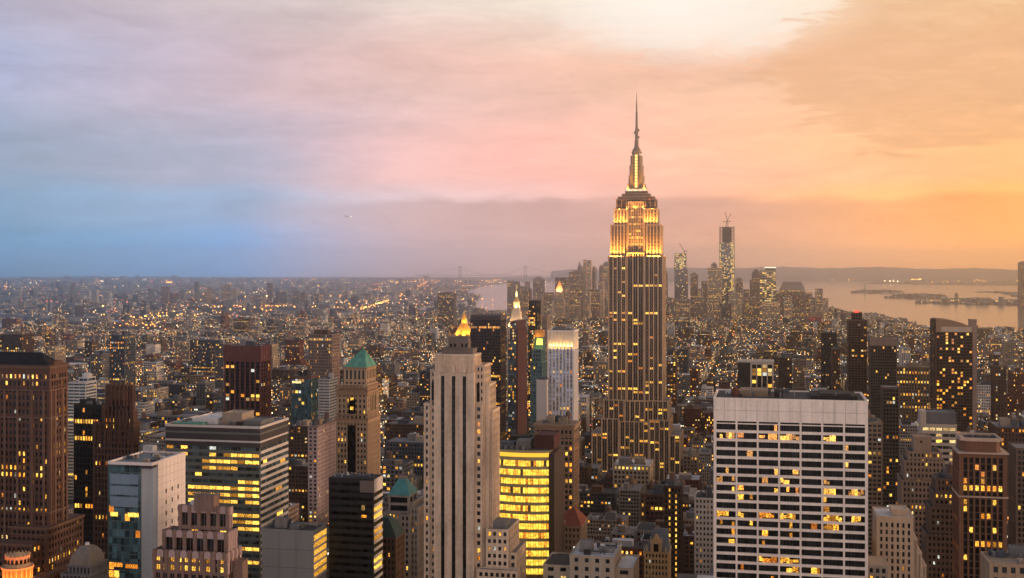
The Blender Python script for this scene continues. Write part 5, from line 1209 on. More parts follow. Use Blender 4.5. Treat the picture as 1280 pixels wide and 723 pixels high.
    b.block((0, X(1142), 0, 24), 0, Z(645), st3, 'fl'); b.block((X(1142)-.02, X(1147), 1, 24), 0, Z(672), st3, 'f'); b.block((X(1147)-.02, X(1153), 2, 24), 0, Z(690), st3, 'f'); b.block((X(1153)-.02, X(1159), 3, 24), 0, Z(706), st3, 'f')
    m = MB(); m.box(X(1116), X(1136), 5, 16, Z(645)-1, Z(639)); m.ring(X(1116)-.3, X(1136)+.3, 4.7, 16.3, Z(640), Z(638), .5); b.part('roof_bulkhead', m, cs); b.done()
    b = Hero('apartment_tower', 'balconied tan apartment tower half hidden behind the white gridded slab', 'tower', 1078, 1103, 800, 528, 26, 640)
    b.block((0, b.w, 0, 26), 0, b.zt, Style(bay=3.0, pw=.9, fh=3.0, sh=1.3, mode='h', cw=.8, d=.7, wall=W['tan'], lit=.10, par=1.5)); roof_stuff(b, (0, b.w, 0, 26), b.zt, 44, True, 2); b.done()
    b = Hero('stone_building', 'small old stone block at the lower right corner of the white gridded slab', 'building', 1084, 1110, 560, 706, 18, 723)
    b.block((0, b.w, 0, 18), 0, b.zt, Style(bay=2.4, pw=1.2, fh=3.6, sh=1.5, cw=1.1, wall=W['beige'], lit=.05)); b.band((0, b.w, 0, 18), b.zt-1, b.zt-.1, .5, W['beige']); b.done()
    b = Hero('office_tower', 'dark tower at the right edge behind the brown pier tower', 'tower', 1270, 1300, 760, 560, 24, 723)
    b.block((0, b.w, 0, 24), 0, b.zt, Style(bay=2.4, pw=.9, fh=3.5, sh=1.3, cw=1.3, wall=wall_mat('dark_sepia', (0.17, 0.115, 0.085), .25), lit=.07, lits=[LO, LY])); b.done()
    b = Hero('stone_building', 'wide brown block with long flat roof at the right edge', 'building', 1246, 1300, 1000, 534, 40, 600)
    b.block((0, b.w, 0, 40), 0, b.zt, Style(bay=2.8, pw=1.2, fh=3.8, sh=1.5, cw=1.3, wall=W['brown'], lit=.05, lits=[LO])); roof_stuff(b, (0, b.w, 0, 40), b.zt, 47, True, 4); b.done()
    # near roof in the corner
    D = 430
    b = Hero('stone_building', 'near flat tan roof cutting across the bottom right corner', 'building', 1237, 1330, D, 704, 20, 723)
    st4 = Style(bay=3, pw=1.4, fh=3.8, sh=1.6, cw=1.3, wall=wall_mat('tan_stone', (0.36, 0.24, 0.15), .2), lit=.02, par=1.2, roof=wall_mat('tan_roof', (0.30, 0.22, 0.15), .3)); b.block((0, b.w, 0, 18), 0, b.zt, st4, 'fl'); roof_stuff(b, (3, b.w, 5, 18), b.zt-1.4, 48, False, 1); clutter(b, (1, b.w-1, 2, 17), b.zt-.1, 78, 14); b.done()
    # far: dark slim block and neighbours in the middle distance
    for pl, pr, D, y, nm, lb in ((1027, 1046, 1900, 416, 'apartment_tower', 'dark slab tower with grey stub top above the right end of the white gridded slab'), (1040, 1050, 1750, 436, 'apartment_tower', 'small dark slab leaning on the grey stub topped slab tower'), (973, 990, 1700, 447, 'apartment_tower', 'brown ribbed slab right of the dark block with lit framed bays'), (992, 1006, 2200, 450, 'apartment_tower', 'pale tan tower beside the brown ribbed slab')):
        b = Hero(nm, lb, 'tower', pl, pr, D, y, 22, 490)
        b.block((0, b.w, 0, 22), 0, b.zt, Style(bay=2.8, pw=.9, fh=3.2, sh=1.2, cw=.9, wall=W[{1900: 'dark', 1750: 'brown', 1700: 'brown', 2200: 'tan'}[D]], lit=.06, lits=[LO, LP]), 'flr'); roof_stuff(b, (0, b.w, 0, 22), b.zt, int(D), False, 1); b.done()
right_side()
# ------------------------------------------------------------------ downtown, far away
def downtown():
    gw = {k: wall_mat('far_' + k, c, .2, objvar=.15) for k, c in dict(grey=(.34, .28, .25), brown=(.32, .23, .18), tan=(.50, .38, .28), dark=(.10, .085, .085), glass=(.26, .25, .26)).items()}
    rows = [
      (547, 567, 366, 4300, 'dark', 'dark apartment tower by the pale river bend, left of the golden pyramid'),
      (634, 640.5, 351, 5200, 'grey', 'grey tower by the river, left half of a pair above the white campanile'),
      (641.5, 648, 352, 5150, 'grey', 'grey tower by the river, right half of a pair above the white campanile'),
      (653, 663, 361, 5300, 'brown', 'low broad tower left of the domed grey downtown tower'),
      (666, 679, 350, 5600, 'grey', 'grey downtown tower with rounded top, left of the pointed lit one'),
      (694, 706, 347, 5700, 'dark', 'dark downtown tower behind the pointed lit one'),
      (680, 691, 366, 5300, 'brown', 'squat brown downtown block left of the pointed lit tower'),
      (711, 728, 340, 5600, 'brown', 'broad brown downtown tower below the spire, left of the twin pale towers'),
      (729, 732.6, 325, 5200, 'tan', 'left of two tall pale thin towers left of the great skyscraper'),
      (733.6, 738.6, 325.5, 5150, 'tan', 'right of two tall pale thin towers left of the great skyscraper'),
      (739.6, 744.5, 335, 5700, 'grey', 'grey tower just right of the twin pale towers'),
      (749, 753.5, 333, 5600, 'brown', 'narrow brown tower touching the great skyscraper on its left'),
      (753.8, 761, 329, 5500, 'grey', 'wider grey tower touching the great skyscraper on its left'),
      (706, 711, 357, 5200, 'tan', 'short tan tower right of the pointed lit tower'),
      (718, 726, 372, 4700, 'tan', 'pale low tower in front of the broad brown downtown tower'),
      (738, 750, 362, 4800, 'brown', 'brown block in front of the narrow brown tower left of the great skyscraper'),
      (830.5, 834, 340, 5600, 'brown', 'sliver of a tower right behind the great skyscraper'),
      (863, 872, 343, 5600, 'brown', 'small brown tower right of the unfinished tower with lit top storeys'),
      (884.5, 902, 335, 5300, 'tan', 'broad tan tower touching the tallest downtown tower on its left'),
      (911, 927, 366, 5000, 'tan', 'pale low block at the foot of the tallest downtown tower'),
      (1007, 1015.5, 366, 5300, 'brown', 'low brown wing right of the stepped roof waterfront tower'),
      (1019, 1028.5, 361, 5100, 'tan', 'pinkish slab by the harbour, rightmost tall tower downtown'),
      (1029, 1035.5, 373, 5050, 'tan', 'lower pinkish slab at the harbour edge, right end of downtown'),
      (900, 914, 380, 4600, 'dark', 'dark cube building in front of the tallest downtown tower'),
      (868, 884, 372, 5000, 'brown', 'brown block left of the broad tan tower downtown'),
      (842, 862, 374, 4800, 'brown', 'brown block at the foot of the unfinished tower with lit top'),
      (930, 949, 372, 5000, 'brown', 'brown block below the domed waterfront tower'),
      (952, 975, 377, 4900, 'tan', 'tan block below the flat lit waterfront tower'),
      (985, 1012, 386, 4700, 'brown', 'low wide brown block below the stepped roof waterfront tower'),
    ]
    names = ['by the pair of river towers', 'behind the low broad tower', 'below the domed grey tower', 'in front of the squat brown block', 'between the pointed tower and the broad brown one', 'in front of the twin pale towers', 'left of the twin pale towers, farther back', 'below the narrow brown tower', 'behind the broad tan tower', 'left of the broad tan tower, farther back', 'between the small brown tower and the broad tan tower', 'in front of the round topped tower', 'between the domed and round topped towers', 'behind the flat lit tower', 'in front of the stepped roof tower', 'between the flat lit and stepped roof towers', 'left of the rightmost pinkish slab', 'in front of the cube building']
    for (pl, pr, y, D, k), nm in zip([(648.5, 654, 358, 5400, 'brown'), (656, 661, 352, 5900, 'grey'), (668, 677, 368, 4900, 'tan'), (683, 690, 377, 4600, 'grey'), (706.5, 711, 347, 5900, 'brown'), (729, 737, 366, 4700, 'tan'), (723.5, 728.5, 334, 6000, 'grey'), (747.5, 754, 352, 5000, 'tan'), (889, 896, 330, 5700, 'grey'), (876.5, 884, 352, 5600, 'brown'), (872.5, 878, 361, 5100, 'tan'), (919, 926, 374, 4700, 'tan'), (929, 936.5, 362, 5300, 'grey'), (962, 968, 346, 5700, 'brown'), (980, 990, 372, 4700, 'tan'), (969.5, 975, 364, 5200, 'brown'), (1014, 1019, 372, 5100, 'grey'), (892, 901, 386, 4400, 'brown')], names):
        rows.append((pl, pr, y, D, k, {'tan': 'pale tan', 'brown': 'plain brown', 'grey': 'plain grey'}[k] + ' downtown tower ' + nm))
    for pl, pr, y, D, k, lb in rows:
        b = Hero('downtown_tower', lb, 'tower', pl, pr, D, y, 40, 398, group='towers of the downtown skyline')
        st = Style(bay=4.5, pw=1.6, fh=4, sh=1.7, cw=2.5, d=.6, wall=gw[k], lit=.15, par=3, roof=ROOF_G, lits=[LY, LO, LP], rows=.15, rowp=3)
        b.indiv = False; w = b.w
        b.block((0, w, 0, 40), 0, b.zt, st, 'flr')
        if 'rounded' in lb:
            m = MB(); m.frustum((0, w, 0, 40), b.zt, (w*.15, w*.85, 6, 34), b.zt+9); m.frustum((w*.15, w*.85, 6, 34), b.zt+8.9, (w*.35, w*.65, 14, 26), b.zt+16); b.part('roof', m, gw['grey'])
        elif y < 345 and k != 'tan':
            m = MB(); m.box(w*.25, w*.75, 8, 30, b.zt-1, b.zt+7); b.part('penthouse', m, gw[k])
        if 'below the spire' in lb:
            m = MB(); m.frustum((w*.55, w*.95, 8, 26), b.zt-1, (w*.62, w*.88, 11, 23), b.zt+20); m.frustum((w*.62, w*.88, 11, 23), b.zt+20, (w*.74, w*.77, 16.5, 17.5), b.zt+48); b.part('spire', m, gw['brown'])
        b.done()
    # pointed lit tower
    b = Hero('downtown_tower', 'pointed downtown tower with orange lit pyramid top', 'tower', 693, 704.5, 4900, 374, 34, 398, group='towers of the downtown skyline'); b.indiv = False; w = b.w
    b.block((0, w, 0, 34), 0, b.zt, Style(bay=4, pw=1.8, cw=2, wall=gw['tan'], lit=.2, par=2), 'flr'); b.block((w*.12, w*.88, 4, 30), b.zt-1, b.Z(362), Style(bay=4, pw=1.8, cw=2, wall=gw['tan'], lit=.35, par=2), 'flr')
    m = MB(); m.frustum((w*.15, w*.85, 5, 29), b.Z(362), (w*.47, w*.53, 16, 18), b.Z(351)); b.part('roof', m, wall_mat('lit_copper', (0.6, 0.33, 0.18), .1))
    for x, y in ((w*.2, -8), (w*.8, -8), (w*.5, -12)): lamp('floodlight', b.root, (x, y, b.Z(366)), (w*.5, 14, b.Z(357)), 220000, (1, .45, .12), 1, 'SPOT', 80)
    b.done()
    # the tallest, unfinished, with cranes
    D = 5400
    b = Hero('unfinished_tower', 'tallest downtown tower, unfinished with dark open top floors and lit glass below', 'skyscraper', 899, 918, D, 300, 60, 398); b.indiv = True; w = b.w; Z = b.Z
    st = Style(bay=6.6, pw=.9, fh=5.2, sh=1.5, cw=2, d=.8, wall=gw['glass'], lit=.40, par=2, glass=GLB, lits=[LP, LP, LY], rows=0)
    b.block((0, w, 0, 60), 0, Z(303), st, 'fl', lit=lambda f, i, j, n, nf: (f == 'f' and (RNG.random() < (.9 if i >= n-2 else .25 if i else .75))) or (f == 'l' and RNG.random() < .5), top=False)
    m = MB(); z = Z(303)-2; fhh = 6.2; k = 0
    while z < Z(284):
        m.box(1, w-1, 1, 59, z, z+1.6); 
        for i in range(6): x = 1.2 + i*(w-4)/5; m.box(x, x+1.6, 1, 3, z, z+fhh); m.box(x, x+1.6, 57, 59, z, z+fhh)
        z += fhh
    m.box(w*.2, w*.8, 12, 48, Z(303), Z(284)); b.part('open_frame', m, wall_mat('raw_steel', (0.045, 0.04, 0.045), .3)); b.done()
    D2 = 5450
    b = Hero('unfinished_tower', 'unfinished tower with bright lit upper storeys right of the great skyscraper', 'skyscraper', 843, 858.5, D2, 337, 40, 398); w = b.w
    b.block((0, w*1.08, 0, 40), 0, b.zt, st.but(lit=.10, wall=gw['brown']), 'fl'); b.block((0, w*.93, 1, 38), b.zt-1, b.Z(317), st.but(lit=.8, wall=gw['dark']), 'fl'); b.done()
    # cranes: mast, slewing cab, raised jib, counter jib
    cm = wall_mat('crane_red', (0.22, 0.07, 0.06), .2, .5)
    def crane(px, D, ybase, h, lean, label, side):
        x = gx(px, D); t = thing('tower_crane', label, 'crane', (x, D+14, zz(ybase, D)), 0, 'cranes on the unfinished towers')
        def lattice(p0, p1, w, n, nm):
            m = MB(); p0 = Vector(p0); p1 = Vector(p1); d = p1-p0; u = Vector((1, 0, 0)) if abs(d.normalized().x) < .7 else Vector((0, 0, 1)); v = Vector((0, 1, 0))
            for a, c in ((-1, -1), (1, -1), (1, 1), (-1, 1)): o = u*a*w/2+v*c*w/2; m.bar(p0+o, p1+o, .8)
            for i in range(n): a = p0+d*(i/n); c = p0+d*((i+1)/n); s_ = 1 if i % 2 else -1; m.bar(a+u*s_*w/2-v*w/2, c-u*s_*w/2-v*w/2, .6)
            m.build(nm, cm, t)
        lattice((0, 0, -4), (0, 0, h), 2.4, 7, 'mast'); m = MB(); m.box(-2.6, 2.6, -2, 2, h, h+4); m.build('cab', cm, t)
        L = 42; lattice((side*2, 0, h+3), (side*(2+L*math.cos(lean)), 0, h+3+L*math.sin(lean)), 1.8, 9, 'jib'); lattice((-side*2, 0, h+3), (-side*11, 0, h+3), 2.0, 3, 'counter_jib')
        m = MB(); m.box(-side*11-2.2, -side*11+2.2, -1.6, 1.6, h, h+4); m.build('counterweight', cm, t)
    crane(908.5, 5400, 284, 22, R(62), 'tall red crane leaning right on top of the tallest downtown tower', 1)
    crane(910.5, 5420, 284, 24, R(76), 'steep red crane beside another on the tallest downtown tower', -1)
    crane(856, 5450, 317, 8, R(60), 'crane with raised jib on the unfinished tower right of the great skyscraper', -1)
    # waterfront towers
    D = 5300
    b = Hero('waterfront_tower', 'waterfront tower with copper dome, left of the flat lit one', 'tower', 937, 950, D, 350, 45, 398, group='towers of the downtown skyline'); b.indiv = False; w = b.w
    b.block((0, w, 0, 45), 0, b.zt, Style(bay=4.5, pw=1.8, cw=2.5, fh=4, wall=gw['brown'], lit=.12), 'fl'); b.block((w*.2, w*1.0, 5, 40), b.zt-1, b.Z(343), Style(bay=4.5, pw=1.8, cw=2.5, fh=4, wall=gw['brown'], lit=.12), 'fl')
    m = MB(); m.cone(w*.62, 22, 17, 15, b.Z(343)-1, b.Z(340), 16); m.cone(w*.62, 22, 15, 9, b.Z(340), b.Z(337.5), 16); m.cone(w*.62, 22, 9, 1, b.Z(337.5), b.Z(336.5), 16); b.part('dome', m, wall_mat('far_dome', (.16, .14, .12))); b.done()
    b = Hero('waterfront_tower', 'flat topped waterfront tower with glowing bands and bright roof edge', 'tower', 949.5, 970, 5250, 338, 45, 398, group='towers of the downtown skyline'); w = b.w
    b.block((0, w, 0, 45), 0, b.zt, Style(bay=9, pw=.8, fh=8.0, sh=3.4, cw=2, mode='h', d=.8, wall=wall_mat('pale_tan', (.45, .36, .26), .1), lit=.62, lits=[LP, LY, LP], rows=0, par=10), 'fl')
    m = MB(); m.box(w*.34, w*.98, 3, 42, b.zt-1, b.Z(335.2)); b.part('penthouse', m, gw['dark']); m = MB(); m.ring(w*.3, w*1.0, 2, 43, b.Z(335.2), b.Z(334.2), 2); b.part('roof_light', m, glow_mat('roof_light', (1, .85, .6), 2.0)); b.done()
    b = Hero('waterfront_tower', 'wide waterfront tower with stepped mansard roof, last before the harbour', 'tower', 974, 1006.5, 5300, 363, 50, 398, group='towers of the downtown skyline'); b.indiv = False; w = b.w
    b.block((0, w, 0, 50), 0, b.zt, Style(bay=5, pw=2, cw=2.5, fh=4.2, wall=gw['brown'], lit=.12), 'fl')
    m = MB(); m.frustum((0, w, 0, 50), b.zt-.3, (w*.08, w*.93, 4, 46), b.Z(357)); m.box(w*.10, w*.9, 6, 44, b.Z(357)-.3, b.Z(354.5)); m.box(w*.14, w*.86, 8, 42, b.Z(354.6), b.Z(352.5)); b.part('roof', m, gw['grey']); b.done()
    b = Hero('waterfront_tower', 'round topped tower touching the tallest downtown tower on its right', 'tower', 919, 928.5, 5200, 351, 40, 398, group='towers of the downtown skyline'); b.indiv = False; w = b.w
    b.block((0, w, 0, 40), 0, b.zt, Style(bay=4.5, pw=1.8, cw=2.5, fh=4, wall=gw['brown'], lit=.1), 'fl'); m = MB()
    for k in range(4): a0, a1 = k*math.pi/8, (k+1)*math.pi/8; g = lambda a: (w/2-w/2*math.cos(a), w/2+w/2*math.cos(a), 20-20*math.cos(a), 20+20*math.cos(a)); m.frustum(g(a0), b.zt-.5+14*math.sin(a0), g(min(a1, 1.5)), b.zt-.5+14*math.sin(a1))
    b.part('dome', m, gw['brown']); b.done()
    b = Hero('market_hall', 'red lit low block on the shore below the pinkish slabs', 'building', 1011, 1028, 4500, 396, 30, 402); b.indiv = False
    b.block((0, b.w, 0, 30), 0, b.zt, Style(bay=5, pw=2, cw=2.5, fh=4.2, wall=wall_mat('red_lit_wall', (.5, .10, .09), .2), lit=.3, lits=[lit_mat('lit_red', (.8, .06, .04), (1, .2, .12), 1.0)]), 'fl'); b.done()
    # the tower across the river at the right edge
    b = Hero('waterfront_tower', 'lone tall tower across the water at the far right edge', 'tower', 1274.5, 1290, 6800, 328, 50, 385); b.indiv = False
    b.block((0, b.w, 0, 50), 0, b.zt, Style(bay=6, pw=2, cw=3, fh=5, wall=gw['brown'], lit=.1), 'fl'); m = MB(); m.frustum((2, b.w-2, 2, 48), b.zt-.5, (b.w*.3, b.w*.7, 15, 35), b.zt+6); b.part('roof', m, gw['grey']); b.done()
downtown()

def brooklyn_towers():
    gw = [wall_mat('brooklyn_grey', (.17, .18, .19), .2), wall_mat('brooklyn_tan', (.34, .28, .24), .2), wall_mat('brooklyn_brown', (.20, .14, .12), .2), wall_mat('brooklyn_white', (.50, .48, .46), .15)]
    rows = [(88.5, 92, 354, 8200, 0, 'tall thin dark tower above the twin chimneys in the blue distance'),
      (107, 112, 364, 7600, 3, 'pale tower, left of three pale ones right of the thin dark tower'), (114, 121, 363, 7500, 3, 'wider pale tower, middle of three right of the thin dark tower'), (128, 137, 366, 7400, 3, 'stubby pale tower, right of three right of the thin dark tower'),
      (185, 190, 361, 7600, 0, 'small grey tower with warm lights left of the red beaconed tower'), (201, 210, 359, 7400, 2, 'red beaconed brown tower amid the blue distance'), (212, 223, 367, 7300, 2, 'lower brown slab right of the red beaconed tower'), (224, 230, 363, 7600, 0, 'grey slab right of the lower brown slab in the blue distance'),
      (243, 247.5, 352.5, 7700, 0, 'thin grey tower right of the red beaconed tower, taller than all beside it'), (255, 264, 362, 7400, 2, 'brown block with lit floors right of the thin tall grey tower'),
      (277, 288, 357, 7300, 0, 'tower with lit top floors above the red brown slab tower'), (290, 296, 361, 7500, 1, 'tan sliver beside the tower with lit top floors'), (313, 331, 370, 6900, 0, 'broad block with many lit floors above the red brown slab tower'),
      (334, 339.5, 354, 7600, 2, 'brown tower with orange beacon lights above the dark teal tower'), (345, 358, 365, 7200, 0, 'grey block right of the brown beacon tower'), (366, 374, 364, 7400, 0, 'grey slab, left of a close pair above the green pyramid tower'), (375, 381, 366, 7300, 2, 'brown slab, right of a close pair above the green pyramid tower'),
      (140, 145, 404, 4900, 1, 'tan housing slab by the river lights, first of a row'), (146, 152, 403, 4880, 2, 'brown housing slab by the river lights, second of a row'), (159, 166, 404, 4800, 1, 'tan housing slab, third of the river row, warm side lit'), (168, 175, 403, 4820, 1, 'tan housing slab, fourth of the river row'), (177, 183, 404, 4790, 1, 'tan housing slab, fifth of the river row'), (185, 191, 403, 4780, 1, 'tan housing slab, last of the long river row'),
      (196, 206, 405, 4700, 2, 'red brown housing slab right of the long river row'), (210, 219, 404, 4680, 2, 'second red brown housing slab right of the long river row'),
      (3, 16, 430, 3300, 2, 'brown housing slab just above the hipped roof at the left edge'), (20, 36, 427, 3350, 0, 'dark housing slab above the hipped roof of the brown brick tower'),
      (143, 152, 424, 3300, 0, 'dark thin tower in the middle distance above the gothic tower'), (421, 427, 399, 4500, 0, 'teal grey needle block above the green pyramid tower'), (355, 366, 415, 3900, 2, 'brown housing block above the dark teal tower'), (388, 397, 413, 3900, 1, 'tan housing block left of the green pyramid roof'), (399, 405, 412, 3880, 2, 'brown housing block left of the green pyramid roof'),
      (456, 464, 404, 4400, 2, 'brown block above and right of the green pyramid roof')]
    for pl, pr, y, D, k, lb in rows:
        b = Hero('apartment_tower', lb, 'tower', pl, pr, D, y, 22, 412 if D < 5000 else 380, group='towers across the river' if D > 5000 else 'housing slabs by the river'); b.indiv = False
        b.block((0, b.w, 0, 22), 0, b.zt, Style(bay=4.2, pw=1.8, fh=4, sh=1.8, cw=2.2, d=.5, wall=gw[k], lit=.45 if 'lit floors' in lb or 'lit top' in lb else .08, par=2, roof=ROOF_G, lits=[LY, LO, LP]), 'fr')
        if 'beacon' in lb:
            m = MB(); m.cone(b.w/2, 8, 2.6, 2.6, b.zt, b.zt+4, 8); b.part('beacon', m, glow_mat('red_beacon_far', (1, .12, .10), 3.0) if 'red' in lb else glow_mat('orange_beacon', (1, .5, .1), 4.0))
        m = MB(); m.box(b.w*.3, b.w*.7, 6, 16, b.zt-1, b.zt+4); b.part('roof_bulkhead', m, gw[k]); b.done()
    sm = wall_mat('chimney_concrete', (.40, .38, .38), .15)
    for px, lb in ((58.5, 'left of twin pale chimneys with red tips beside the river'), (64, 'right of twin pale chimneys with red tips beside the river')):
        x, D = gx(px, 5700), 5700; t = thing('chimney', lb, 'chimney', (x, D, 0), 0, 'power station chimneys')
        m = MB(); m.cone(0, 0, 5.5, 3.8, 0, zz(376, D)-3, 14); m.build('stack', sm, t); m = MB(); m.cone(0, 0, 3.9, 3.8, zz(376, D)-3, zz(376, D), 14); m.build('tip', glow_mat('red_beacon_far', (1, .12, .10), 3.0), t)
    x, D = gx(62, 5650), 5650; t = thing('power_station', 'low white roofed hall at the foot of the twin chimneys', 'building', (x, D, 0), 0)
    m = MB(); m.box(-34, 34, -12, 30, 0, 14); m.build('wall', gw[2], t); m = MB(); m.frustum((-35, 35, -13, 31), 14.02, (-33, 33, 4, 14), 20); m.build('roof', ROOF_W, t)
brooklyn_towers()

# bridges, statue, aeroplane
def suspension_bridge():
    D = 16500; t = thing('suspension_bridge', 'faint grey suspension bridge with two towers on the hazy horizon', 'bridge', (0, D, 0), 0); mt = wall_mat('bridge_steel', (.16, .17, .18), .1, .6)
    x0, x1 = gx(575, D), gx(657, D); zt = zz(333, D); zd = zz(344.2, D)
    for x in (x0, x1):
        m = MB()
        for s in (-1, 1): m.box(x+s*14-5, x+s*14+5, -8, 8, 0, zt)
        m.box(x-18, x+18, -7, 7, zt-14, zt-1); m.box(x-18, x+18, -7, 7, zd-9, zd+3); m.build('tower', mt, t)
    m = MB(); m.box(gx(520, D), gx(712, D), -12, 12, zd-5, zd); m.build('deck', mt, t)
    for a, c, s0, s1 in ((x0, x1, zt, zt), (gx(520, D), x0, zd, zt), (x1, gx(712, D), zt, zd)):
        m = MB(); N = 18; pts = []
        for i in range(N+1):
            u = i/N; sag = 4*u*(1-u)*((zt-zd-8) if s0 == s1 else 26); pts.append((a+(c-a)*u, 0, s0+(s1-s0)*u-sag))
        for p, q in zip(pts, pts[1:]): m.bar(p, q, 4)
        m.build('cable', mt, t)
suspension_bridge()
def lit_bridge():
    t = thing('suspension_bridge', 'bridge at the left edge with a string of white lights along its cable', 'bridge', (0, 0, 0), 0); mt = wall_mat('bridge_steel', (.16, .17, .18), .1, .6)
    a = Vector((gx(-40, 5400), 5400, zz(390, 5400))); c = Vector((gx(36, 4950), 4950, zz(409.5, 4950))); m = MB(); N = 22; P = []
    for i in range(N+1): u = i/N; p = a.lerp(c, u); p.z -= 4*u*(1-u)*5; P.append(p)
    for p, q in zip(P, P[1:]): m.bar(p, q, 1.4)
    m.build('cable', mt, t)
    for i in range(6, N+1, 1): m = MB(); p = P[i]; m.cone(p.x, p.y, 1.3, .9, p.z+.3, p.z+2.6, 8); m.build('cable_light', glow_mat('white_lamp', (.80, 1, .85), 5.0), t)
    d0 = Vector((gx(-60, 5600), 5600, 38)); d1 = Vector((gx(110, 4700), 4700, 24)); m = MB(); m.bar(d0, d1, 7); m.build('deck', mt, t)
    for k in range(5): p = d0.lerp(d1, (k+.5)/5); m = MB(); m.box(p.x-3, p.x+3, p.y-3, p.y+3, 0, p.z-3); m.build('pier', mt, t)
lit_bridge()
def deck_bridge():
    t = thing('road_bridge', 'long flat grey bridge deck crossing the pale river left of the purple glass tower', 'bridge', (0, 0, 0), 0); mt = wall_mat('bridge_steel', (.16, .17, .18), .1, .6)
    D = 7800; m = MB(); m.box(gx(468, D), gx(575, D), D-8, D+8, zz(379.3, D)-3, zz(379.3, D)+3.5); m.build('deck', mt, t)
    for px in range(476, 575, 16): m = MB(); x = gx(px, D); m.box(x-4, x+4, D-6, D+6, 0, zz(379.3, D)-2.9); m.build('pier', mt, t)
deck_bridge()
def statue():
    D = 10600; t = thing('statue', 'tiny standing statue on a pedestal on the left harbour island', 'statue', (gx(1081, D), D, 1.5), 0); cu = wall_mat('verdigris', (.16, .28, .24), .2); st = wall_mat('pedestal_granite', (.3, .27, .24))
    m = MB(); m.frustum((-24, 24, -24, 24), 0, (-20, 20, -20, 20), 9); m.frustum((-10, 10, -10, 10), 9, (-7.5, 7.5, -7.5, 7.5), 42); m.build('pedestal', st, t)
    m = MB(); m.cone(0, 0, 6.5, 4.2, 42, 62, 10); m.cone(0, 0, 4.2, 3.6, 62, 74, 10); m.cone(0, 0, 1.8, 2.2, 74, 77, 8); m.cone(0, 0, 2.3, 1.4, 77, 81, 8); m.bar((3.0, 0, 72), (5.5, 0, 86), 1.8); m.bar((-3.0, 0, 70), (-4, -3, 62), 1.8); m.box(-5.5, -3, -4.2, -3, 58, 65); m.build('figure', cu, t)
    m = MB(); m.cone(5.6, 0, 1.6, 1.9, 86, 89, 8); m.cone(5.6, 0, 1.4, .1, 89, 93, 8); m.build('torch', glow_mat('torch', (1, .75, .3), 2.0), t)
statue()
def terminal():
    D = 8050; t = thing('ferry_terminal', 'long lit terminal with a clock tower on the harbour pier', 'building', (gx(1196, D), D, 2.6), 0); br = wall_mat('terminal_brick', (.24, .16, .12), .2)
    m = MB(); m.box(-110, 210, -10, 40, 0, 14); m.build('wall', br, t); m = MB(); m.frustum((-112, 212, -11, 41), 14.02, (-104, 204, 8, 22), 22); m.build('roof', COPPER, t)
    m = MB(); m.box(-10, 10, 2, 20, 14, 42); m.frustum((-11, 11, 1, 21), 42, (-1, 1, 10, 12), 62); m.build('clock_tower', br, t)
    for k in range(14): m = MB(); x = -100+k*22; m.box(x, x+9, -10.4, -9.9, 5, 11); m.build('window', LY, t)
terminal()
def aeroplane():
    D = 4200; t = thing('aeroplane', 'small bright aeroplane in the hazy sky left of centre', 'aeroplane', (gx(435, D), D, zz(271, D)), R(14)); wm = wall_mat('aircraft_paint', (.8, .8, .8), .05, .4)
    m = MB(); 
    for x0, x1, r0, r1 in ((-11, -7, .6, 1.5), (-7, 5, 1.5, 1.5), (5, 9, 1.5, .8), (9, 10.5, .8, .2)):
        n = len(m.v); k = 10
        for x, r in ((x0, r0), (x1, r1)): m.v += [(x, r*math.cos(2*math.pi*i/k), r*math.sin(2*math.pi*i/k)) for i in range(k)]
        for i in range(k): j = (i+1) % k; m.f.append((n+i, n+k+i, n+k+j, n+j)); m.m.append(0)
    m.build('fuselage', wm, t)
    for s in (-1, 1): m = MB(); m.prism([(3, 0), (-1, 0), (-4.5, s*11), (-2.8, s*11)][::s], -.4, -.1); m.build('wing', wm, t)
    m = MB(); m.prism([(-8, -.15), (-8, .15), (-11, .15), (-11, -.15)], .8, 5); m.build('tail', wm, t)
    m = MB(); m.cone(10.2, 0, .7, .5, -.7, .6, 8); m.build('landing_light', glow_mat('landing_light', (1, .95, .8), 12.0), t)
aeroplane()
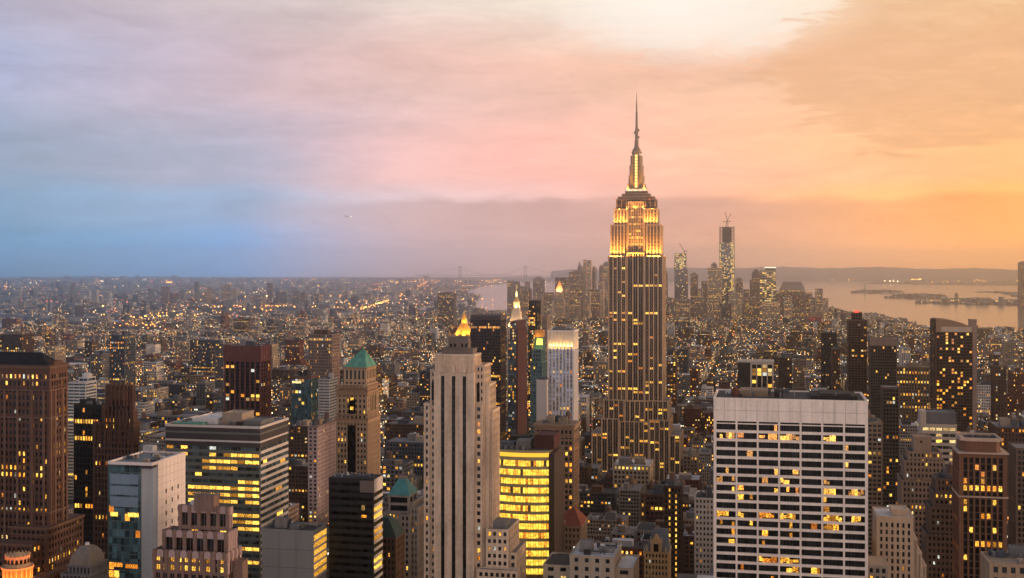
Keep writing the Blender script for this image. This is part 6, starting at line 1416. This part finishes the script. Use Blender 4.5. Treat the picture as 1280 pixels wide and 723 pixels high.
# ------------------------------------------------------------------ the ordinary blocks on the street grid
def city_blocks():
    q = random.Random(42); lots = []
    AV0 = -2748
    U = 470.0
    while U < 6600:
        for row in (0, 1):
            u0 = U + row*31; dep = 29
            for av in [AV0 + (125 if U > 2150 else 0) + i*250 for i in range(31)]:
                V = av + 30
                while V < av + 250 - 12:
                    w = min(q.choice((14, 18, 22, 26, 32, 40, 55)), av+250-V)
                    if w < 9: break
                    um = u0 + dep/2; vm = V + w/2; x = um*ST + vm*CT; y = um*CT - vm*ST
                    px = 640 + F*x/y if y > 50 else 9999
                    if y > 380 and -40 < px < 1320 and not inside(HARBOUR, x, y) and not inside(RIVER, x, y) and y < (5200 if px < 620 else 6500):
                        lots.append([u0, V, dep, w, x, y, px, q.random(), q.random(), q.random()])
                    V += w + (0.25 if q.random() < .8 else 5)
        U += 80 if U > 520 else 80
    out = []
    for L in lots:
        u0, V, dep, w, x, y, px, r1, r2, r3 = L
        if any(h['U0']-1.5 < u0+dep and u0 < h['U1']+1.5 and h['V0']-1.5 < V+w and V < h['V1']+1.5 for h in HERO_BOX): continue
        D = y
        base = 38 if D < 1000 else 44 if D < 1700 else 34 if D < 2600 else 22
        if px < 520 and 900 < D < 2600: base += 16
        if D > 4300 and px > 640: base = 48 if D > 4900 else 36
        h = base*(0.45 + 1.1*r1)
        if r2 > .97 and D > 1500: h *= 2.7
        elif r2 > .9: h *= 1.9
        if D < 950: h = max(h, 30+30*r3)
        if D < 700: h += 25*r2
        row = 640 if D < 750 else 585 if D < 1000 else 515 if D < 1500 else (415 if r2 > .97 else 440) if D < 2600 else 398 if D < 4000 else 384 if (px < 640 or D < 4700) else 368
        h = min(h, zz(row + 30*r3, D))
        if px > 1030 and D > 2600: h = min(h, zz(float(np.interp(px, (1040, 1085, 1130, 1170, 1280), (387, 396, 405, 411, 414))) + 3.5*r1 - (9*r3 if r2 > .8 else 0), D))   # the bay shows above the shore's low sheds
        # stay below whatever the landmark behind must still show
        pts = [(x+a*CT+b*ST, y-a*ST+b*CT) for a in (-w/2, w/2) for b in (-dep/2, dep/2)]
        p0 = min(640+F*X/Y for X, Y in pts); p1 = max(640+F*X/Y for X, Y in pts); dn = min(Y for X, Y in pts)
        for hb in HERO_BOX:
            if dn < hb['D'] and p1 > hb['p0']+1 and p0 < hb['p1']-1: h = min(h, zz(hb['ybot'] + 6*r3, dn))
        if h < 7: continue
        out.append(dict(U=u0, V=V, dep=dep, w=w, x=x, y=y, px=px, h=h, p0=p0, p1=p1, dn=dn, df=max(Y for X, Y in pts), r=(r1, r2, r3)))
    # which of them show largest: paint far to near into a small picture
    IMG = np.full((723, 1280), -1, np.int32); items = [(b['dn'], i, b['p0'], b['p1'], E+(H-b['h'])*F/b['dn'], E+H*F/b['dn']) for i, b in enumerate(out)]
    items += [(h['D'], -2, h['p0'], h['p1'], h['ytop'], E+H*F/h['D']) for h in HERO_BOX]
    for dn, i, p0, p1, ya, yb in sorted(items, key=lambda t: -t[0]):
        a, c, e, f = max(0, int(p0)), min(1280, int(p1)+1), max(0, int(ya)), min(723, int(yb)+1)
        if a < c and e < f: IMG[e:f, a:c] = i
    area = np.bincount(IMG[IMG >= 0], minlength=len(out))
    order = np.argsort(-area)
    return out, area, order
LOTS, AREA, ORDER = city_blocks()

ORD = ['', 'second ', 'third ', 'fourth ', 'fifth ', 'sixth ', 'seventh ', 'eighth ', 'ninth ', 'tenth ', 'eleventh ', 'twelfth ', 'thirteenth ', 'fourteenth ']
LAND = [  # landmarks that ordinary buildings are described by: words, picture column, distance
 ('the brown brick tower', 30, 640), ('the gothic tower', 145, 720), ('the teal glass block', 180, 600), ('the ribbon windows block', 280, 690), ('the rose building', 245, 520), ('the red brown slab tower', 308, 1250),
 ('the dark teal tower', 380, 1150), ('the green pyramid tower', 447, 800), ('the black slab', 445, 610), ('the teal pyramid roof', 500, 690), ('the striped tower', 575, 600), ('the purple glass tower', 610, 1450), ('the yellow curved block', 650, 700),
 ('the lit crown tower', 703, 1000), ('the cornice block', 695, 850), ('the red pyramid roof', 712, 730), ('the bottom beige building', 745, 590), ('the slate gable', 820, 740), ('the great skyscraper', 795, 1312), ('the gridded slab', 985, 573),
 ('the framed bays block', 945, 1300), ('the flat topped tower', 1105, 1350), ('the curved top tower', 1195, 1300), ('the lit bands block', 1175, 860), ('the stepped sepia tower', 1155, 740), ('the brown pier tower', 1230, 640), ('the balconied tower', 1092, 800)]
def ordinary():
    q = random.Random(99); used = {}
    pal = ['tan', 'beige', 'limestone', 'grey', 'white', 'brown', 'red_brick', 'brown', 'pinkish', 'slate', 'tan', 'brown', 'red_brick']
    pal_cool = ['grey', 'slate', 'limestone', 'grey', 'white', 'brown', 'slate', 'red_brick', 'pinkish', 'beige', 'grey']  # blue haze of the left side put into the wall colours
    words_ = dict(tan='tan', beige='beige', limestone='limestone', grey='grey', white='white', brown='brown', red_brick='red brick', pinkish='pink brown', slate='slate grey')
    picks = [int(i) for i in ORDER[:N_ORDINARY] if AREA[i] > 20]
    picks.sort(key=lambda i: LOTS[i]['dn'])
    for i in picks:
        L = LOTS[i]; k = q.choice(pal_cool if L['px'] < 560 and q.random() < .75 else pal); D = L['dn']; h = L['h']; w, dep = L['w'], L['dep']
        L['taken'] = True
        kind = 'loft_building' if h < 40 and k in ('red_brick', 'brown', 'tan') else 'apartment_block' if q.random() < .4 else 'office_building' if h < 70 else 'office_tower'
        tank = q.random() < .45 and D < 1800; setback = h > 35 and q.random() < .45 and w > 16
        roofk = q.choice((('dark', ROOF_D), ('dark', ROOF_D), ('dark', ROOF_D), ('grey', ROOF_G), ('grey', ROOF_G), ('pale', ROOF_W)))
        feat = 'with roof tank' if tank else 'with stepped top' if setback else 'with %s roof' % roofk[0]
        size = 'low' if h < 28 else 'tall' if h > 65 else 'mid height'
        px = (L['p0']+L['p1'])/2; nm, lpx, lD = min(LAND, key=lambda l: abs(l[1]-px)/60 + abs(math.log(l[2]/D))*2.2)
        side = 'right of' if px > lpx+25 else 'left of' if px < lpx-25 else 'beyond' if D > lD else 'in front of'
        how = '' if side in ('beyond', 'in front of') else ('far behind, ' if D > lD*1.7 else 'behind, ' if D > lD*1.15 else 'nearer, ' if D < lD*.85 else '')
        kw = {'loft_building': 'loft building', 'apartment_block': 'apartment block', 'office_building': 'office building', 'office_tower': 'office tower'}[kind]
        key = f'{size} {words_[k]} {kw} {feat}|{how}{side} {nm}'.replace('mid height ', '')
        n = used.get(key, 0); used[key] = n+1
        a, bb = key.split('|')
        lab = f'{a}, {bb}' if n == 0 else f'{ORD[min(n, 13)]}nearest {a}, {bb}'
        if len(lab.split()) > 16: lab = lab.replace(' roof,', ',').replace('with ', '') if 'flat' in lab else lab.replace(feat + ', ', '', 1)
        b = Bld(kind, lab, 'building', L['U']*ST + L['V']*CT, L['U']*CT - L['V']*ST, -TH, 'ordinary city blocks', indiv=False)
        p = .06 + .10*L['r'][1]
        m_ = q.random(); kindst = 'v' if m_ < .4 else 'g' if m_ < .8 else 'h'
        bay = q.choice((2.3, 2.6, 3.0, 3.6)); 
        st = Style(bay=bay, pw=bay*q.uniform(.28, .48), fh=q.choice((3.2, 3.5, 3.9)), sh=q.uniform(1.1, 1.7), cw=q.uniform(.9, 1.6), d=.4, mode=kindst, wall=W[k], lit=p, par=q.uniform(1, 2.2), roof=roofk[1], rows=.12, rowp=4.5)
        f = 'fr' if px < 955 else 'fl'
        if setback:
            z1 = h*q.uniform(.6, .8); b.block((0, w, 0, dep), 0, z1, st, f); e = w*q.uniform(.1, .2)
            b.block((e, w-e*q.uniform(.3, 1), 2.5, dep-2), z1-1.0, h, st, f); rr_ = (e, w-e, 3, dep-3)
        else: b.block((0, w, 0, dep), 0, h, st, f); rr_ = (0, w, 0, dep)
        if q.random() < .5: b.band((0, w, 0, dep), (z1 if setback else h)-1.1, (z1 if setback else h)-.35, .45, W[k])
        roof_stuff2(b, rr_, h, q, tank, D); b.done()
def roof_stuff2(b, r, z, q, tank, D):
    x0, x1, y0, y1 = r; w, d = x1-x0, y1-y0
    for i in range(2 if D < 1800 else 1):
        mb = MB(); bw, bd, bh = q.uniform(.18, .38)*w, q.uniform(.2, .4)*d, q.uniform(2.4, 5); cx, cy = x0+q.uniform(.25, .75)*w, y0+q.uniform(.3, .7)*d
        mb.box(cx-bw/2, cx+bw/2, cy-bd/2, cy+bd/2, z-.8, z+bh); mb.box(cx-bw/2-.15, cx+bw/2+.15, cy-bd/2-.15, cy+bd/2+.15, z+bh-.02, z+bh+.3)
        mb.build('roof_bulkhead', q.choice([ROOF_G, W['grey'], W['beige'], W['slate'], W['brown'], ROOF_W]), b.root)
    if D < 1300:
        for i in range(q.randrange(1, 4)):
            cx, cy = x0+q.uniform(.1, .9)*w, y0+q.uniform(.1, .9)*d; mb = MB(); s = q.uniform(.7, 1.5); mb.box(cx-s, cx+s, cy-.8, cy+.8, z-.7, z+q.uniform(.6, 1.6)); mb.build('air_unit', q.choice([W['grey'], W['white'], STEEL]), b.root)
    if D < 1000: clutter(b, (x0+.5, x1-.5, y0+.5, y1-.5), z-.1, int(z*100), 5)
    if tank: water_tank(b.root, x0+q.uniform(.2, .8)*w, y0+q.uniform(.2, .8)*d, z-.4, 1.0 + .3*q.random())
N_ORDINARY = 190
ordinary()

# ------------------------------------------------------------------ the rest of the city as one mass, and the city across the river
def mass_material(name, cols, roofs, p_lit, strength, cell):
    m, t = new_mat(name); tc = node(t, 'ShaderNodeTexCoord'); g = node(t, 'ShaderNodeNewGeometry')
    rnd = g.outputs['Random Per Island']
    wall = ramp(t, rnd, [(i/len(cols), c) for i, c in enumerate(cols)], 'CONSTANT')
    r2 = mth(t, 'FRACT', mth(t, 'MULTIPLY', rnd, 23.7)); roof = ramp(t, r2, [(i/len(roofs), c) for i, c in enumerate(roofs)], 'CONSTANT')
    sp = node(t, 'ShaderNodeSeparateXYZ'); t.links.new(tc.outputs['Object'], sp.inputs[0])
    nrm = node(t, 'ShaderNodeSeparateXYZ'); t.links.new(tc.outputs['Normal'], nrm.inputs[0])
    ax = mth(t, 'GREATER_THAN', mth(t, 'ABSOLUTE', nrm.outputs[0]), 0.7); up = mth(t, 'GREATER_THAN', nrm.outputs[2], 0.5)
    u = mth(t, 'ADD', mth(t, 'MULTIPLY', sp.outputs[1], ax), mth(t, 'MULTIPLY', sp.outputs[0], mth(t, 'SUBTRACT', 1.0, ax)))
    cu = mth(t, 'DIVIDE', u, cell[0]); cv = mth(t, 'DIVIDE', sp.outputs[2], cell[1])
    fu = mth(t, 'FRACT', cu); fv = mth(t, 'FRACT', cv)
    win = mth(t, 'MULTIPLY', mth(t, 'MULTIPLY', mth(t, 'GREATER_THAN', fu, .28), mth(t, 'LESS_THAN', fu, .76)), mth(t, 'MULTIPLY', mth(t, 'GREATER_THAN', fv, .3), mth(t, 'LESS_THAN', fv, .78)))
    win = mth(t, 'MULTIPLY', win, mth(t, 'SUBTRACT', 1.0, up))
    cx = node(t, 'ShaderNodeCombineXYZ'); t.links.new(mth(t, 'FLOOR', cu), cx.inputs[0]); t.links.new(mth(t, 'FLOOR', cv), cx.inputs[1]); t.links.new(mth(t, 'MULTIPLY', rnd, 777), cx.inputs[2])
    wn_ = node(t, 'ShaderNodeTexWhiteNoise'); t.links.new(cx.outputs[0], wn_.inputs['Vector'])
    thr = maprange(t, mth(t, 'FRACT', mth(t, 'MULTIPLY', rnd, 51.3)), 0, 1, 1-2.2*p_lit, 1.0, smooth=False)
    lit = mth(t, 'MULTIPLY', win, mth(t, 'GREATER_THAN', wn_.outputs['Value'], thr))
    c = mixc(t, up, mixc(t, win, wall, (0.02, 0.022, 0.025)), roof)
    nz = node(t, 'ShaderNodeTexNoise'); nz.inputs['Scale'].default_value = .15; nz.inputs['Detail'].default_value = 4; t.links.new(tc.outputs['Object'], nz.inputs['Vector'])
    c = mixc(t, 1.0, c, maprange(t, nz.outputs['Fac'], .3, .7, .65, 1.2, smooth=False), 'MULTIPLY')
    b = principled(t, c, .8, .3)
    sep = node(t, 'ShaderNodeSeparateColor'); t.links.new(wn_.outputs['Color'], sep.inputs[0])
    ec = ramp(t, sep.outputs[1], [(0, (1, .30, .04)), (.45, (1, .52, .12)), (.8, (1, .75, .35)), (1, (.95, .95, .8))])
    t.links.new(ec, b.inputs['Emission Color']); t.links.new(mth(t, 'MULTIPLY', lit, mth(t, 'MULTIPLY', strength, maprange(t, sep.outputs[2], 0, 1, .3, 1.6, smooth=False))), b.inputs['Emission Strength'])
    finish(t, b.outputs[0]); return m
def city_mass():
    q = random.Random(5); m = MB()
    for L in LOTS:
        if L.get('taken'): continue
        u, v, w, d, h = L['U'], L['V'], L['w'], L['dep'], L['h']
        m.box(v, v+w, u, u+d, 0, h)
        for k in range(q.choice((1, 1, 2))):
            bw, bd = q.uniform(.15, .4)*w, q.uniform(.15, .4)*d; cx, cy = v+q.uniform(.22, .78)*w, u+q.uniform(.22, .78)*d; m.box(cx-bw/2, cx+bw/2, cy-bd/2, cy+bd/2, h+.004, h+q.uniform(1.5, 4.5))
    mat = mass_material('city_mass', [(.085, .065, .06), (.17, .145, .125), (.115, .052, .042), (.13, .14, .155), (.26, .235, .215), (.055, .05, .052), (.19, .165, .155), (.48, .47, .47), (.09, .072, .066), (.07, .08, .10)], [(.05, .05, .05), (.22, .20, .19), (.10, .095, .09), (.55, .52, .5), (.16, .14, .13), (.07, .06, .06)], .17, 3.2, (2.7, 3.5))
    o = m.build('city_buildings', mat); o.rotation_euler = (0, 0, -TH); o['kind'] = 'stuff'; o['label'] = 'dense mass of low city blocks running away to the shore'
city_mass()
def far_city():
    q = random.Random(17); M = [MB(), MB()]
    n = 0
    while n < 15000:
        # spread evenly over the ground as the eye sees it, thinning with distance
        py = 350 + 72*q.random()**1.25; px = -30 + 1340*q.random(); x, D = ground_at(px, py)
        if D > 20500: continue
        if inside(HARBOUR, x, D) or inside(RIVER, x, D):
            if not any(inside(p, x, D) for p in LANDS): n += .02; continue
        if D < 5150 and px < 600: 
            if D < 4900: continue
        if px > 600 and D < 6600: continue
        if px > 1000 and D < 9000 and not any(inside(p, x, D) for p in LANDS): continue
        s = 1 + D/6000; w, d = q.uniform(12, 34)*s, q.uniform(12, 26)*s; h = q.uniform(7, 16)
        r = q.random()
        if px > 600 and D > 9000: h *= .8
        elif r > .985: h = q.uniform(40, 75); w *= .5
        elif r > .93: h = q.uniform(20, 38)
        a = 0 if q.random() < .5 else 1; c, s_ = (math.cos(.5), math.sin(.5)) if a else (math.cos(-.25), math.sin(-.25))
        lx, ly = x*c + D*s_, -x*s_ + D*c
        M[a].box(lx-w/2, lx+w/2, ly-d/2, ly+d/2, 0, h); n += 1
    mat = mass_material('far_city', [(.10, .11, .125), (.18, .18, .19), (.13, .10, .105), (.17, .19, .22), (.32, .33, .35), (.07, .08, .10), (.25, .265, .29), (.10, .12, .15)], [(.06, .06, .065), (.25, .25, .26), (.12, .12, .12), (.5, .5, .5), (.09, .09, .09)], .05, 4.0, (5.0, 4.5))  # slate walls: the hazy blue of distance is put into their colour
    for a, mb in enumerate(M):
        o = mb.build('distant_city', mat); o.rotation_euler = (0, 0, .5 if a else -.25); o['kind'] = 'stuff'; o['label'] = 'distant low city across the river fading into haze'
    # tree clumps of parks and yards
far_city()
def islands_trees():
    q = random.Random(8); m = MB()
    for poly, n in ((LANDS[0], 160), (LANDS[1], 220)):
        xs = [p[0] for p in poly]; ys = [p[1] for p in poly]; k = 0
        while k < n:
            x, y = q.uniform(min(xs), max(xs)), q.uniform(min(ys), max(ys))
            if not inside(poly, x, y): continue
            k += 1; r = q.uniform(5, 12); h = q.uniform(9, 19)
            m.cone(x, y, r*.5, r, 1.5, 1.5+h*.55, 7, 0, q.random()*3); m.cone(x, y, r, r*.3, 1.5+h*.55, 1.5+h, 7, 0, q.random()*3)
    o = m.build('island_trees', SCRUB); o['kind'] = 'stuff'; o['label'] = 'dark tree cover on the harbour islands'
islands_trees()
def lights():
    q = random.Random(23); mats = [glow_mat('street_orange', (1, .30, .03), 22), glow_mat('street_gold', (1, .46, .07), 20), glow_mat('street_white', (1, .78, .45), 18), glow_mat('street_red', (1, .10, .08), 14)]; m = MB()
    def dot(x, y, z, r, c):
        n = len(m.v); m.v += [(x+r, y, z), (x, y+r, z), (x-r, y, z), (x, y-r, z), (x, y, z+r), (x, y, z-r)]
        for i in range(4): j = (i+1) % 4; m.f += [(n+i, n+j, n+4), (n+j, n+i, n+5)]; m.m += [c, c]
    pick = lambda: q.choices((0, 1, 2, 3), (46, 32, 14, 8))[0]
    # street lamps up and down the avenues and cross streets of the grid
    for av in range(-2748, 4900, 250):
        U = 700
        while U < 2100:
            for s in (4, 26):
                v = av + s; x, y = U*ST+v*CT, U*CT-v*ST
                if y > 500 and abs(x/y) < .45: dot(x, y, 9, .55, pick())
            U += 34
    for k in range(6000):
        U = 80*q.randrange(12, 66)+70; v = q.uniform(-2600, 2600); x, y = U*ST+v*CT, U*CT-v*ST
        if y > 900 and abs(x/y) < .45 and not inside(HARBOUR, x, y) and not (x < 0 and q.random() < .45): dot(x, y, q.uniform(9, 40) if y < 3000 or x/y < .26 else 8, (.34 + y/13000) * (1 if x/y < .26 or y < 3800 else .5), pick())
    for k in range(240):                     # traffic in the avenue left of the great skyscraper
        U = 1150 + 1000*q.random(); s = q.choice((8, 12, 18, 22)); v = -248 + s; x, y = U*ST+v*CT, U*CT-v*ST; dot(x, y, 1.2, .42, 3 if s > 15 else 2)
    # scattered lights of the far city, mostly in short strings along its streets
    n = 0
    while n < 400:
        py = 350 + 68*q.random()**1.2; px = -20 + 660*q.random(); x, y = ground_at(px, py)
        if inside(RIVER, x, y) or inside(HARBOUR, x, y): continue
        a = q.choice((.5, .5+math.pi/2, -.25, 1.3)); L = q.randrange(1, 7); c = pick(); r = (.8 + y/8500)*q.uniform(.55, 1.2)
        if q.random() < .06: r *= 2.0
        for k in range(L): dot(x+math.cos(a)*k*70, y+math.sin(a)*k*70, q.uniform(14, 26), r, c if q.random() < .8 else pick())
        n += 1
    def string(p0, p1, n, r, c, jit=8, z=16):
        a, b = Vector(ground_at(*p0)), Vector(ground_at(*p1))
        for k in range(n): p = a.lerp(b, (k+q.random()*.5)/n); dot(p.x+q.uniform(-jit, jit), p.y+q.uniform(-jit, jit)*3, z+q.uniform(0, 8), r*q.uniform(.7, 1.2), c if q.random() < .85 else pick())
    string((268, 387.5), (352, 387), 26, 2.0, 0); string((352, 387), (445, 389), 20, 1.8, 1); string((450, 391), (484, 380), 26, 2.0, 1); string((486, 380), (535, 353.5), 22, 3.2, 0)
    string((2, 416), (110, 412), 20, 2.0, 0, 30); string((20, 428), (130, 421), 9, 2.4, 0, 40); string((160, 402), (250, 398), 20, 1.9, 1, 30); string((196, 388), (232, 384), 8, 2.2, 3, 20)
    string((490, 355), (545, 352), 16, 3.6, 1, 60); string((560, 353), (632, 353), 24, 3.4, 1, 60); string((600, 355.5), (690, 354.5), 16, 3.2, 2, 40); string((300, 356), (520, 354), 26, 3.4, 1, 160)
    # harbour: lights on the far shore, the pier and the islands
    string((1105, 353.6), (1125, 353.6), 4, 6.0, 2, 10); string((1140, 352.6), (1150, 352.2), 8, 6.0, 1, 60, 30); string((1165, 354.5), (1290, 352), 26, 3.6, 1, 120); string((1210, 347.5), (1270, 346), 0, 1, 1)
    string((1165, 378.8), (1270, 379.5), 24, 1.8, 1, 18, 10); string((1030, 348.6), (1075, 349), 0, 1, 1)
    for px, py, r in ((1252, 349.4, 7), (1260, 349.0, 6), (1263, 350, 5), (1210, 350.2, 6), (1236, 351, 5), (1222, 351.4, 5), (1240, 350, 4), (1061, 351.6, 4), (1040, 351.8, 4), (1068, 351.8, 3)):
        x, y = ground_at(px, py); dot(x, y, 20, r, 1)
    o = m.build('street_lights', mats); o['kind'] = 'stuff'; o['label'] = 'countless street lamps and lights of the city'
lights()
